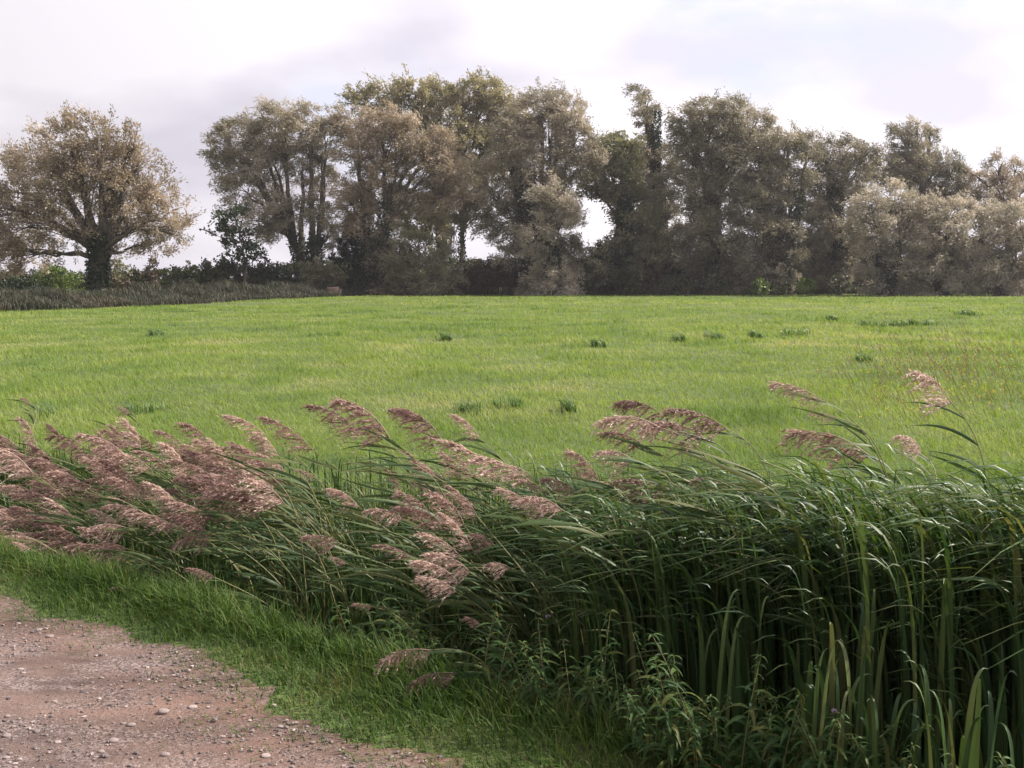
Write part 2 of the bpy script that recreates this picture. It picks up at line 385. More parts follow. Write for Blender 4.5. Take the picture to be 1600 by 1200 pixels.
# ------------------------------------------------------------------ ground sheet
def axis(lo, hi, step, far, q=1.17):
    c = list(np.arange(lo, hi, step)); d = step
    v = c[-1]; up = []
    while v < far: d *= q; v += d; up.append(v)
    d = step; v = c[0]; dn = []
    while v > -far: d *= q; v -= d; dn.append(v)
    return np.array(dn[::-1] + c + up)
xs, ys = axis(-12, 10, 0.1, 1400), axis(0, 16, 0.1, 1400)
X, Y = np.meshgrid(xs, ys)
Z = height(X, Y)
Z = np.where((np.abs(X) > 200) | (Y > 250) | (Y < -100), Z * 0, Z)
V = np.stack([X, Y, Z], -1).reshape(-1, 3)
idx = np.arange(X.size).reshape(X.shape)
Fq = np.stack([idx[:-1, :-1], idx[:-1, 1:], idx[1:, 1:], idx[1:, :-1]], -1).reshape(-1, 4)
gme = mesh_from('ground', V, Fq, mat=M['ground'])
sm_ = sdist(X, Y).ravel(); a_ = gme.attributes.new('ditch_shade', 'FLOAT', 'POINT')
a_.data.foreach_set('value', np.ascontiguousarray(sstep(.5, 1.0, sm_) * (1 - sstep(2.3, 2.7, sm_)), np.float32))  # mask of the painted shade: full along the ditch, fading at both banks
tag(link('ground', gme), kind='structure')

# track: a sheet just above the ground, ragged along the verge
xs, ys = np.arange(-14, 5, 0.04), np.arange(-2, 14, 0.04)
X, Y = np.meshgrid(xs, ys)
Sd = sdist(X, Y) - edge_wobble(X, Y)
rough = (fbm(X, Y, 3.0, 3) - 0.44) * 0.03 + (fbm(X, Y, 14, 3) - 0.44) * 0.016
Z = height(X, Y) + 0.004 + np.maximum(rough, -0.0) * 1.0 * (Sd < -0.04) + 0.012 * sstep(0, -0.5, Sd) * 0 
V = np.stack([X, Y, Z], -1).reshape(-1, 3)
idx = np.arange(X.size).reshape(X.shape)
cell = (Sd[:-1, :-1] < 0.05) & (Sd[:-1, :-1] > -4.6)
Fq = np.stack([idx[:-1, :-1][cell], idx[:-1, 1:][cell], idx[1:, 1:][cell], idx[1:, :-1][cell]], -1)
used = np.unique(Fq); remap = np.zeros(X.size, int); remap[used] = np.arange(len(used))
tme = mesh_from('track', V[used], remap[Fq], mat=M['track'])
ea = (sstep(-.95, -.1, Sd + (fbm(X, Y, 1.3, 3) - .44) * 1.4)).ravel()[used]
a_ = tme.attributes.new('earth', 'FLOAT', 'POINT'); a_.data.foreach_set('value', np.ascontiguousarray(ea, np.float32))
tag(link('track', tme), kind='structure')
def track_z(x, y):
    r = (fbm(x, y, 3.0, 3) - 0.44) * 0.03 + (fbm(x, y, 14, 3) - 0.44) * 0.016
    return height(x, y) + 0.004 + np.maximum(r, 0)

# stones
PH = (1 + 5 ** 0.5) / 2
ICO = unit(np.array([[-1, PH, 0], [1, PH, 0], [-1, -PH, 0], [1, -PH, 0], [0, -1, PH], [0, 1, PH], [0, -1, -PH], [0, 1, -PH], [PH, 0, -1], [PH, 0, 1], [-PH, 0, -1], [-PH, 0, 1]], float))
ICF = np.array([[0, 11, 5], [0, 5, 1], [0, 1, 7], [0, 7, 10], [0, 10, 11], [1, 5, 9], [5, 11, 4], [11, 10, 2], [10, 7, 6], [7, 1, 8], [3, 9, 4], [3, 4, 2], [3, 2, 6], [3, 6, 8], [3, 8, 9], [4, 9, 5], [2, 4, 11], [6, 2, 10], [8, 6, 7], [9, 8, 1]])
n = 420000
px = rng.uniform(-7, 1.5, n); py_ = 2.6 + (9.5 - 2.6) * rng.random(n) ** 1.6
s = sdist(px, py_) - edge_wobble(px, py_)
dens = fbm(px * 1.0, py_, 2.2, 3)
keep = (s < 0.05) & (s > -3.5) & (rng.random(n) < np.clip((dens - 0.30) * 3.2 + 0.25 * (s < -0.5), 0.05, 1)) & (np.abs(px) < 0.55 * py_ + 0.6)
px, py_ = px[keep], py_[keep]; n = len(px)
size = 0.0014 + 0.0068 * rng.random(n) ** 6
sc3 = size[:, None] * np.stack([rng.uniform(.8, 1.5, n), rng.uniform(.8, 1.4, n), rng.uniform(.4, .9, n)], 1)
VV = ICO[None] * (1 + 0.25 * rng.normal(size=(n, 12, 1))) * sc3[:, None, :]
an = rng.uniform(0, 2 * PI, n); ca, sa = np.cos(an)[:, None], np.sin(an)[:, None]
VV = np.stack([VV[..., 0] * ca - VV[..., 1] * sa, VV[..., 0] * sa + VV[..., 1] * ca, VV[..., 2]], -1)
VV += np.stack([px, py_, track_z(px, py_) + sc3[:, 2] * 0.45], -1)[:, None, :]
FF = (ICF[None] + (np.arange(n) * 12)[:, None, None]).reshape(-1, 3)
tag(link('gravel', mesh_from('gravel', VV.reshape(-1, 3), FF, np.repeat(np.clip(rng.normal(.5, .25, n), 0, 1), 20), M['stone'], smooth=False)),
    'loose pinkish grey gravel scattered over the track', kind='stuff')

import bmesh
def stone_mesh(seed):
    r = np.random.default_rng(seed)
    bm = bmesh.new(); bmesh.ops.create_icosphere(bm, subdivisions=3, radius=1)
    k = r.normal(size=(7, 3)); k /= np.linalg.norm(k, axis=1)[:, None]; dd = r.uniform(.62, .9, 7)
    for v in bm.verts:
        c = np.array(v.co)
        for a_, b_ in zip(k, dd):
            q = c @ a_
            if q > b_: c = c - a_ * (q - b_) * 0.8
        c *= 1 + 0.05 * math.sin(9 * c[0] + seed) * math.cos(8 * c[1])
        v.co = c
    me = bpy.data.meshes.new('stone'); bm.to_mesh(me); bm.free()
    a_ = me.attributes.new('rnd', 'FLOAT', 'FACE'); a_.data.foreach_set('value', np.full(len(me.polygons), r.uniform(.72, 1.0), np.float32))
    me.materials.append(M['stone']); me.shade_smooth()
    return me
SM = [stone_mesh(i) for i in range(5)]
stones = [(301, 1104, 19, 'biggest pale oval stone lying alone on the bare brown earth of the track'),
          (255, 1113, 25, 'flat pale yellowish stone half sunk in the track left of the oval stone'),
          (205, 1130, 17, 'pale pink stone in the pair left of the flat yellowish stone'),
          (193, 1127, 11, 'small pale stone touching the pair left of the flat yellowish stone'),
          (32, 1047, 12, 'whitish stone at the upper left of the track'),
          (37, 1052, 9, None), (158, 1169, 16, 'rounded brown-grey stone near the bottom of the track'), (150, 1177, 9, None),
          (10, 1145, 18, 'pale pink stone at the left end of the track'), (10, 1179, 14, None), (325, 1103, 8, None), (331, 1102, 6, None),
          (363, 1084, 9, None), (366, 1097, 7, None), (438, 1136, 12, 'small flat stone at the right part of the track'), (415, 1181, 20, 'dark grey lump of stone at the bottom right of the track'),
          (29, 973, 12, None), (60, 983, 12, None), (78, 993, 16, 'grey stone in the shaded gravel by the verge'), (85, 1092, 10, None), (52, 1124, 12, None),
          (177, 1153, 22, 'long low pale stone in the middle of the track'), (258, 1176, 18, None), (225, 1040, 10, None), (428, 1102, 10, None), (90, 1155, 14, None), (12, 1115, 14, None)]
for i, (qx, qy, wpx, lab) in enumerate(stones):
    p = on_ground(qx, qy, 0.01); w = .85 * wpx / F * p[1] / 2
    o = link('stone', SM[i % 5]); o.location = (p[0], p[1], float(track_z(p[0], p[1])) + w * 0.12)
    o.scale = (w, w * .8, w * .42); o.rotation_euler = (0, 0, rng.uniform(-.5, .5))
    tag(o, lab or 'small pale pebble among the gravel of the track', 'stone', 'larger stones on the track')

# ------------------------------------------------------------------ blades of grass
def grass(x, y, h, w, lean, rnd, S=3, comb=0.9, z=None):
    n = len(x); z = height(x, y) if z is None else z
    a = rng.normal(PI, comb, n)                      # mostly combed to the left by the wind
    d = np.stack([np.cos(a), np.sin(a), np.zeros(n)], 1)
    t = np.linspace(0, 1, S)
    P = np.stack([x, y, z - 0.01], 1)[:, None, :] + np.zeros((n, S, 3))
    ln = (lean * h)[:, None]
    P[..., 2] += h[:, None] * (t - 0.45 * lean[:, None] * t ** 2)
    P[..., 0] += d[:, 0:1] * ln * t ** 2; P[..., 1] += d[:, 1:2] * ln * t ** 2
    b = a + PI / 2 + rng.normal(0, 0.5, n)
    side = np.stack([np.cos(b), np.sin(b), np.zeros(n)], 1)
    # turn blades partly towards the viewer's general side so that they read as blades
    wd = w[:, None] * np.array([0.75, 1.0, 0.7, 0.08] if S == 4 else ([0.8, 1.0, 0.08] if S == 3 else np.interp(t, [0, .3, 1], [.8, 1, .08])))
    return strips(P, wd, side, 0, rnd)

def field_left(y):
    return np.interp(y, [0, 49, 68, 84, 100, 200], [-46, -23, -20, -16.2, -11.5, 5])

n = 600000
y = np.exp(rng.uniform(math.log(4.2), math.log(103.5), n))
x = rng.uniform(-1, 1, n) * (0.56 * y + 1.2)
s = sdist(x, y)
keep = (s > 2.35) & (x > field_left(y)) & (y < 101.5 + 2 * fbm(x, y, .2, 2))
x, y = x[keep], y[keep]; n = len(x)
patch = fbm(x, y, 0.45, 3); patch2 = fbm(x, y, 0.12, 3)
h = (0.06 + 0.09 * np.clip(patch * 1.6 - 0.2, 0, 1)) * rng.uniform(0.6, 1.35, n) * np.interp(y, [6, 40, 100], [1, 1.05, 1.1])
w = 0.0042 * np.maximum(1, y / 8.5) * rng.uniform(.6, 1.3, n)
f1, f2 = fbm(x, y * .7, 0.8, 3), fbm(x + 40, y * .6, 0.5, 4)
dk = sstep(.53, .64, f1); pl = sstep(.50, .62, f2)
h = h * (1 + .6 * dk); h = h * (1 + .3 * pl * (rng.random(n) < .3))
brown = np.exp(-((y - 62) / 9) ** 2 - ((x - 12) / 9) ** 2) + .6 * np.exp(-((y - 17) / 4) ** 2 - ((x - 6.5) / 2.2) ** 2)
r = np.clip(.4 * brown * (rng.random(n) < .5) + 0.5 * rng.random(n) + (patch2 * 1.2 - 0.20) + 0.3 * (rng.random(n) < .12) - .38 * dk + .35 * pl * (rng.random(n) < .45), 0, 1)
tag(link('pasture_grass', mesh_from('pasture_grass', *grass(x, y, h, w, rng.uniform(.3, 1.2, n), r, comb=1.25), mat=M['pasture'])),
    'bright green wind-combed pasture grass', kind='stuff')

# verge and ditch grass
n = 150000
tt = rng.uniform(-3, 9.5, n) ; ss = rng.uniform(-0.15, 2.5, n) ** 1.0
q = A[:2][None] + (-ED)[None] * 0 + ED[None] * (rng.uniform(-6, 5.5, n))[:, None] + NRM[None] * ss[:, None]
x, y = q[:, 0], q[:, 1]
se = ss - edge_wobble(x, y)
keep = (se > -0.02) & (np.abs(x) < 0.56 * y + .8) & (y > 2.6) & (rng.random(n) < np.where(ss > .9, .35, 1)) & (rng.random(n) < 0.25 + sstep(0, .15, se))
x, y, ss, se = x[keep], y[keep], ss[keep], se[keep]; n = len(x)
h = (0.035 + 0.12 * sstep(0, 0.5, se) + 0.10 * sstep(.3, .8, se)) * rng.uniform(.55, 1.3, n) * (0.6 + 0.9 * fbm(x, y, 2.5, 2))
w = 0.0045 * rng.uniform(.6, 1.3, n) * (1 + .35 * (ss > .4))
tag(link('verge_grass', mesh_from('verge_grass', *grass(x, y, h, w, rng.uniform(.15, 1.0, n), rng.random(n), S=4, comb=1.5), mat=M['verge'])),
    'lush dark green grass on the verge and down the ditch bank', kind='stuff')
# low sparse weeds creeping on to the track's rim
n = 2500
q = A[:2][None] + ED[None] * rng.uniform(-3, 4.5, n)[:, None] + NRM[None] * rng.normal(-0.02, .10, n)[:, None]
x, y = q[:, 0], q[:, 1]; off = edge_wobble(x, y); x = x + NRM[0] * off; y = y + NRM[1] * off
kk = fbm(x, y, 3, 2) > .36; x, y = x[kk], y[kk]; n = len(x)
tag(link('creeping_grass', mesh_from('creeping_grass', *grass(x, y, rng.uniform(.02, .06, n), rng.uniform(.003, .005, n), rng.uniform(.5, 1.5, n), rng.random(n), z=track_z(x, y)), mat=M['verge'])),
    'short thin grass creeping over the rim of the track', kind='stuff')

# ------------------------------------------------------------------ long blades (reeds, sedge)
def long_blades(root, up_h, reach, w, S=11, az=None, stiff=1.0, keel=0.18, droop=0.0, rnd=None, twist=True):
    """blades that rise and then bend over downwind; root (n,3)"""
    n = len(root)
    az = rng.normal(PI + .1, .45, n) if az is None else az
    d = np.stack([np.cos(az), np.sin(az), np.zeros(n)], 1)
    t = np.linspace(0, 1, S)[None, :]
    bend = .08 * t + .92 * t ** 4.2
    rise = np.sin(1.72 * t) * (1 + .0 * t)
    st = np.asarray(stiff)[:, None] if np.ndim(stiff) else stiff
    P = root[:, None, :] + d[:, None, :] * (reach[:, None] * (bend * st + t * (1 - st)))[..., None]
    P[..., 2] += up_h[:, None] * rise - np.asarray(droop * reach)[:, None] * t ** 3
    P += (rng.normal(0, 1, (n, 1, 3)) * .015) * t[..., None]
    wd = w[:, None] * np.interp(t, [0, .15, .55, .8, 1], [.75, 1, .85, .5, .03])
    b = az + PI / 2 + rng.normal(0, .6, n)
    s0 = np.stack([np.cos(b), np.sin(b), np.zeros(n)], 1)
    if twist:
        T = unit(np.gradient(P, axis=1))
        up = np.array([0, 0, 1.0]); sd = unit(np.cross(T, np.broadcast_to(up, T.shape)) + 1e-4)
        mixf = sstep(.25, .8, t)[..., None] * .7
        sgn = np.sign((sd * s0[:, None]).sum(-1, keepdims=True)); sgn[sgn == 0] = 1
        tilt = rng.normal(0, .5, (n, 1, 1)) * np.array([0, 0, 1.0])
        side = unit(s0[:, None] * (1 - mixf) + (sd * sgn + tilt) * mixf)
    else:
        side = s0
    return strips(P, wd, side, keel, rnd)

# dense undergrowth of thin blades filling the ditch
def ditch_xy(n, s0, s1, p0=-150, p1=1750):
    """random points in the ditch, by bearing: evenly spread across the view"""
    a = (rng.uniform(p0, p1, n) - 800) / F; s = rng.uniform(s0, s1, n)
    # solve point on bearing a with given s
    # p = (a*y, y): (a*y-A0)*N0 + (y-A1)*N1 = s
    y = (s + A[0] * NRM[0] + A[1] * NRM[1]) / (a * NRM[0] + NRM[1])
    return a * y, y, s
x, y, ss = ditch_xy(12000, .7, 2.6)
z = height(x, y)
pxs = 800 + F * x / y
top = np.interp(pxs, [-100, 150, 400, 700, 1000, 1300, 1600], [.16, .22, .42, .55, .72, .78, .78])
hh = (top - z) * rng.uniform(.35, .9, len(x)) * (.35 + .65 * sstep(.8, 1.9, ss))
tag(link('ditch_undergrowth', mesh_from('ditch_undergrowth', *long_blades(np.stack([x, y, z], 1), hh, hh * rng.uniform(.08, .45, len(x)), rng.uniform(.006, .013, len(x)), S=9,
    keel=0, az=rng.normal(PI, 1.2, len(x)), twist=False), mat=M['sedge'])), 'tangled green reed blades filling the ditch', kind='stuff')

# ---- common reed with its feathery head
def head_mesh(seed):
    r = np.random.default_rng(seed)
    S = 9; t = np.linspace(0, 1, S)
    rach = np.stack([t, 0 * t, 0.10 * np.sin(t * PI) - .10 * t ** 2], 1)
    parts = [tubes(rach[None], np.linspace(.010, .003, S)[None], 4, np.array([.4]))]
    nb = 50 + seed % 4 * 6
    tb = np.clip(np.sort(r.integers(0, 9, nb)) / 9.0 + r.normal(0, .012, nb), 0, .97)
    base = np.stack([np.interp(tb, t, rach[:, k]) for k in range(3)], 1)
    Lb = (0.42 - .24 * tb) * r.uniform(.45, 1.2, nb)
    fan = r.uniform(.05, 1.3, nb); out = r.normal(0, .34, nb)
    d0 = unit(np.stack([np.cos(fan), out, -np.sin(fan) + .22], 1))
    t2 = np.linspace(0, 1, 5)
    P = base[:, None] + d0[:, None] * (Lb[:, None] * t2)[..., None]
    P[..., 2] -= (Lb[:, None] * .55 * t2 ** 2); P[..., 0] += Lb[:, None] * .08 * t2 ** 2
    parts.append(tubes(P, np.repeat(np.linspace(.0035, .0015, 5)[None], nb, 0), 3, np.full(nb, .4)))
    ns = 20
    u = r.uniform(.12, 1, (nb, ns))
    C = np.stack([np.stack([np.interp(u[i], t2, P[i, :, k]) for k in range(3)], 1) for i in range(nb)]).reshape(-1, 3)
    dirs = unit(np.repeat(d0, ns, 0) + np.array([.35, 0, -.55]) + r.normal(0, .38, (nb * ns, 3)))
    C = C + r.normal(0, .008, C.shape)
    sd = unit(np.cross(dirs, unit(r.normal(size=dirs.shape))))
    parts.append(diamonds(C, dirs, sd, r.uniform(.05, .10, nb * ns), r.uniform(.010, .020, nb * ns), np.clip(r.normal(.5, .25, nb * ns), 0, 1)))
    return mesh_from('seed_head', *join(parts), mat=M['panicle'])
HEADS = [head_mesh(i) for i in range(8)]

def reed(base, tip, root, label, group, nleaf=7, leaf_len=(.22, .40), bendk=.75, seed=None):
    """base/tip: ends of the seed head; root: foot on the ground"""
    base, root = np.array(base, float), np.array(root, float)
    o = empty('common_reed', root, label, 'reed', group)
    hd = None
    if tip is not None:
        tip = np.array(tip, float); hd = unit(tip - base)
    loc = base - root
    tl = hd if hd is not None else unit(np.array([-1, -.1, .3]))
    L0 = np.linalg.norm(loc)
    c1 = np.array([loc[0] * (1 - bendk), loc[1] * (1 - bendk), loc[2] * .62]); c2 = loc - tl * L0 * .30
    t = np.linspace(0, 1, 14)[:, None]
    P = 3 * (1 - t) ** 2 * t * c1 + 3 * (1 - t) * t ** 2 * c2 + t ** 3 * loc
    link('stem', mesh_from('stem', *tubes(P[None], np.linspace(.0042, .0018, 14)[None], 5), mat=M['reedstem']), o)
    if nleaf:
        u = np.sort(rng.uniform(.28, .97, nleaf))
        st = np.stack([np.interp(u, t[:, 0], P[:, k]) for k in range(3)], 1)
        T = unit(np.gradient(P, axis=0)); Tn = np.stack([np.interp(u, t[:, 0], T[:, k]) for k in range(3)], 1)
        Ll = rng.uniform(*leaf_len, nleaf) * np.interp(u, [.2, .6, 1], [.9, 1.1, .7])
        d1 = unit(Tn * .8 + WIND * .6 + rng.normal(0, .22, (nleaf, 3)))
        d2 = unit(WIND + np.array([0, 0, -.05]) + rng.normal(0, .28, (nleaf, 3)))
        mid = st + d1 * (Ll * .5)[:, None]
        PP = bez(st, mid, mid + d2 * (Ll * .55)[:, None], 9)
        wl = rng.uniform(.010, .019, nleaf)
        wd = wl[:, None] * np.interp(np.linspace(0, 1, 9), [0, .12, .35, .7, 1], [.35, .9, 1, .6, .03])[None]
        sd = unit(np.cross(unit(d1 + d2), rdir(nleaf) * .5 + np.array([0, -.5, .5])))
        link('leaves', mesh_from('leaves', *strips(PP, wd, sd, .12), mat=M['reedleaf']), o)
    if hd is not None:
        Lh = float(np.linalg.norm(tip - base)) * .95
        X_ = hd
        # the lower, downwind side of the axis: hanging branches swing this way
        dn = np.array([-.75, -.15, -.75]); Zl = -unit(dn - X_ * (dn @ X_)); Yl = np.cross(Zl, X_)
        m = Matrix(((X_[0], Yl[0], Zl[0], loc[0]), (X_[1], Yl[1], Zl[1], loc[1]), (X_[2], Yl[2], Zl[2], loc[2]), (0, 0, 0, 1)))
        h = link('seed_head', HEADS[int(rng.integers(8))], o)
        h.matrix_local = m @ Matrix.Diagonal((Lh, Lh * rng.uniform(.7, 1.1), Lh * rng.uniform(.65, 1.1), 1))
    return o

def root_for(base, dx, srange=(.6, 2.4)):
    p = base[:2] + np.array([dx, rng.uniform(-.05, .25)])
    s = float(sdist(p[0], p[1])); s2 = min(max(s, srange[0]), srange[1])
    p = p + NRM * (s2 - s)
    return np.array([p[0], p[1], float(height(p[0], p[1])) - .02])
def mid_depth(px, s=1.4):
    a = (px - 800) / F
    return (s + A[0] * NRM[0] + A[1] * NRM[1]) / (a * NRM[0] + NRM[1])

G1, G2 = 'pink-brown flowering reeds along the ditch', 'leafy reed shoots without heads'
# (base px, base py, tip px, tip py, distance offset, root dx, label)
hero = [
 (1283, 625, 1208, 592, 5.0, .55, 'flowering reed bent left over the sedge, highest of the pair at mid right'),
 (1306, 652, 1264, 643, 5.1, .5, 'short small-headed reed just under the higher bent reed at mid right'),
 (1358, 712, 1232, 662, 5.2, .4, 'long-headed flowering reed lying low across the sedge tops at mid right'),
 (1487, 630, 1426, 570, 4.9, .50, 'tallest flowering reed, standing alone against the field at the far right'),
 (1440, 705, 1405, 674, 6.0, .3, 'small faint reed head between the tall right reed and the sedge'),
 (1135, 670, 1040, 630, 5.3, .5, 'flowering reed with a dark flat-topped head, rightmost of the centre-right bunch'),
 (1037, 652, 965, 619, 5.5, .5, 'flowering reed at the top of the centre-right bunch'),
 (1030, 668, 938, 648, 5.3, .6, 'flowering reed second from the top in the centre-right bunch'),
 (1100, 684, 1005, 652, 5.4, .4, 'flowering reed with its head between the two highest of the centre-right bunch'),
 (1002, 695, 942, 670, 5.2, .6, 'thin-headed reed low in the centre-right bunch'),
 (990, 720, 930, 700, 5.1, .6, 'thin-headed reed lowest in the centre-right bunch'),
 (938, 756, 893, 697, 5.2, .4, 'flowering reed with an upright narrow head left of the sedge'),
 (1062, 775, 950, 742, 4.9, .5, 'reddish flowering reed head lying in the top of the sedge'),
 (1000, 775, 935, 748, 5.0, .5, None),
 (1130, 760, 1085, 745, 5.0, .4, None),
 (415, 680, 353, 643, 6.6, .6, 'flowering reed at the left end of the row of high heads'),
 (488, 702, 412, 645, 6.5, .6, 'broad-headed flowering reed second in the row of high heads'),
 (560, 672, 483, 626, 6.4, .6, 'flowering reed third in the row of high heads'),
 (608, 684, 528, 612, 6.2, .6, 'large flowering reed at the peak of the row of high heads'),
 (662, 670, 613, 632, 6.2, .55, 'flowering reed just right of the large peak reed'),
 (692, 692, 630, 630, 6.1, .5, 'dark-tipped flowering reed near the right end of the row of high heads'),
 (750, 684, 710, 643, 6.0, .5, 'small flowering reed at the right end of the row of high heads'),
 (778, 745, 700, 682, 5.7, .5, 'long flowering reed slanting down at the centre'),
 (828, 752, 745, 705, 5.6, .5, 'long flowering reed slanting down just right of centre'),
 (720, 745, 690, 700, 5.9, .5, None), (655, 722, 626, 700, 6.2, .5, None), (740, 790, 700, 765, 5.5, .5, None),
 (726, 822, 676, 760, 5.0, .45, 'bushy flowering reed at the top of the low central cluster'),
 (692, 818, 618, 785, 5.0, .5, 'flowering reed reaching left from the low central cluster'),
 (738, 858, 690, 795, 4.95, .4, 'bushy flowering reed in the middle of the low central cluster'),
 (828, 790, 778, 758, 5.2, .4, 'pale flowering reed right of the low central cluster'),
 (720, 870, 655, 825, 4.9, .4, None), (735, 895, 672, 858, 4.8, .4, None),
 (718, 912, 650, 868, 4.75, .45, 'flowering reed at the bottom of the low central cluster'),
 (712, 925, 655, 895, 4.7, .45, None),
 (640, 868, 590, 848, 5.0, .55, 'small round reed head left of the low central cluster'),
 (528, 848, 476, 834, 5.4, .6, 'small reed head hanging over the dark ditch at centre left'),
 (541, 880, 516, 868, 5.3, .5, None), (797, 888, 760, 878, 4.7, .4, None),
 (582, 948, 551, 942, 4.7, .5, None), (750, 976, 728, 962, 4.3, .4, 'tiny red-brown reed head low at the centre'),
 (672, 1016, 582, 1032, 4.15, .75, 'drooping reed head over the verge grass, upper of the lowest two'),
 (712, 1052, 632, 1066, 4.0, .75, 'drooping reed head over the verge grass, lower of the lowest two'),
 (335, 902, 295, 884, 5.2, .6, 'small pale reed head hanging over the verge at the left'),
 (218, 928, 180, 915, 5.4, .8, 'small reed head low over the verge near the track'),
 (178, 862, 104, 848, 5.9, .6, 'reed head at the lower left front of the reed mass'),
 (50, 738, -18, 688, 7.2, .6, 'large flowering reed cut by the left edge of the view'),
 (195, 712, 122, 670, 7.2, .6, 'large flowering reed rising highest above the left reed mass'),
 (204, 645, 185, 634, 9.5, .4, 'tiny far reed head alone against the field at the left'),
 (48, 630, 33, 620, 10.0, .4, 'tiniest far reed head at the far left against the field'),
 (48, 858, 22, 845, 6.0, .5, None), (42, 838, 22, 828, 6.1, .5, None),
 (860, 805, 820, 790, 5.2, .4, None), (770, 850, 735, 830, 5.0, .4, None), (985, 828, 945, 808, 4.9, .3, None), (900, 770, 850, 742, 5.2, .4, None),
]
for (bx, by, tx, ty, D, dx, lab) in hero:
    b = at(bx, by, D); tp = at(tx, ty, D - .04 + rng.normal(0, .03))
    low = by > 940
    reed(b, tp, root_for(b, dx, (.45, 2.4)), lab or 'small pink-brown reed head among the others near the middle of the ditch', G1,
         nleaf=3 if low else int(rng.integers(6, 10)), bendk=.35 if low else .75, leaf_len=(.12, .22) if low else (.24, .42))

# the dense mass of heads on the left, and scattered ones towards the centre
def mass(n, p0, p1, ytop, ybot, lmin, lmax, s_rng, label):
    for i in range(n):
        bx = rng.uniform(p0, p1); v = rng.random()
        y0, y1 = np.interp(bx, *ytop), np.interp(bx, *ybot)
        by = y0 + (y1 - y0) * v
        D = mid_depth(bx, s_rng[1] + (s_rng[0] - s_rng[1]) * v) * rng.uniform(.97, 1.03)
        Lp = rng.uniform(lmin, lmax) * (0.72 + .28 * v)
        ang = rng.normal(.72 - .35 * v, .24)
        b = at(bx, by, D); tp = at(bx - Lp * math.cos(ang), by - Lp * math.sin(ang), D + rng.normal(0, .06))
        reed(b, tp, root_for(b, rng.uniform(.35, .75), (.65, 2.4)), label, G1, nleaf=int(rng.integers(3, 7)), leaf_len=(.2, .38))
mass(118, -60, 330, ([-60, 0, 150, 330], [690, 692, 690, 690]), ([-60, 120, 330], [862, 888, 845]), 46, 80, (.85, 2.1), 'pink-brown feathery reed in the dense wind-bent mass at the left')
mass(42, 320, 470, ([320, 470], [705, 712]), ([320, 470], [830, 790]), 50, 90, (.9, 2.1), 'pink-brown feathery reed in the thinning mass left of centre')
mass(14, 480, 880, ([480, 880], [740, 745]), ([480, 880], [820, 810]), 40, 70, (1.0, 2.0), 'small pink-brown reed head half hidden in the green blades at the centre')

# leafy shoots
for i in range(84):
    bx = rng.uniform(330, 1240) if i % 4 else rng.uniform(-40, 400)
    sv = rng.uniform(.85, 2.2); D = mid_depth(bx, sv)
    by = np.interp(bx, [0, 300, 500, 700, 900, 1000, 1240], [790, 730, 700, 712, 735, 700, 715]) + (rng.uniform(5, 90) if i % 3 else rng.uniform(80, 170))
    b = at(bx, by, D)
    reed(b, None, root_for(b, rng.uniform(.2, .55), (.75, 2.4)), 'leafy green reed shoot without a head bending left over the ditch', G2, nleaf=9, leaf_len=(.28, .5))

# ---- sedge clumps with long arching blades on the right
def clump(name, x, y, nb, top_z, reach, w, label, cat, group, mat, stiff=1.0, az=None, spread=.10, keel=.18, droop=.25):
    z = float(height(x, y))
    o = empty(name, (x, y, z - .01), label, cat, group)
    rt = np.stack([rng.normal(0, spread, nb), rng.normal(0, spread, nb), np.zeros(nb)], 1)
    hh = (top_z - z) * rng.uniform(.78, 1.05, nb)
    rc = reach * rng.uniform(.5, 1.25, nb)
    a = rng.normal(PI + .05, .35, nb) if az is None else rng.uniform(0, 2 * PI, nb)
    link('leaves', mesh_from('leaves', *long_blades(rt, hh, rc, rng.uniform(w * .7, w * 1.2, nb), 13, a, stiff, keel, droop), mat=mat), o)
    return o
G3 = 'long-bladed sedges bending over the ditch'
n = 170
xx, yy, ss = ditch_xy(n, 1.15, 2.6, 860, 1850)
for i in range(n):
    p = 800 + F * xx[i] / yy[i]
    tz = 1.6 - (rng.uniform(712, 775) - 433) / F * yy[i]
    clump('sedge', xx[i], yy[i], int(rng.integers(11, 17)), tz, rng.uniform(.32, .6), .024, 'dark green sedge with long blades arching left over the ditch at the right', 'sedge', G3, M['sedge'])
# the blade group standing at the middle (px 900-990)
for p, s_, tz in [(920, .95, .48), (955, .9, .50), (985, 1.0, .52), (940, 1.15, .5), (1085, .95, .40), (880, 1.2, .40)]:
    D = mid_depth(p, s_); x = (p - 800) / F * D
    clump('sedge', x, D, 12, tz, .20, .014, 'upright dark sedge standing at the left end of the sedge bank', 'sedge', 'upright sedges at the left end of the bank', M['sedge'], spread=.05)
# one stiff pointed blade pair above the line
for p, s_, tz, rc, lab in [(1500, 1.7, .95, .38, 'sedge whose single broad pointed blade sticks up above the others at the right'),
                      (880, 1.9, .86, .36, 'sedge whose single narrow pointed blade sticks up at the centre')]:
    D = mid_depth(p, s_); x = (p - 800) / F * D
    clump('sedge', x, D, 2, tz, rc, .022, lab, 'sedge', G3, M['sedge'], stiff=.25, spread=.02, droop=0)
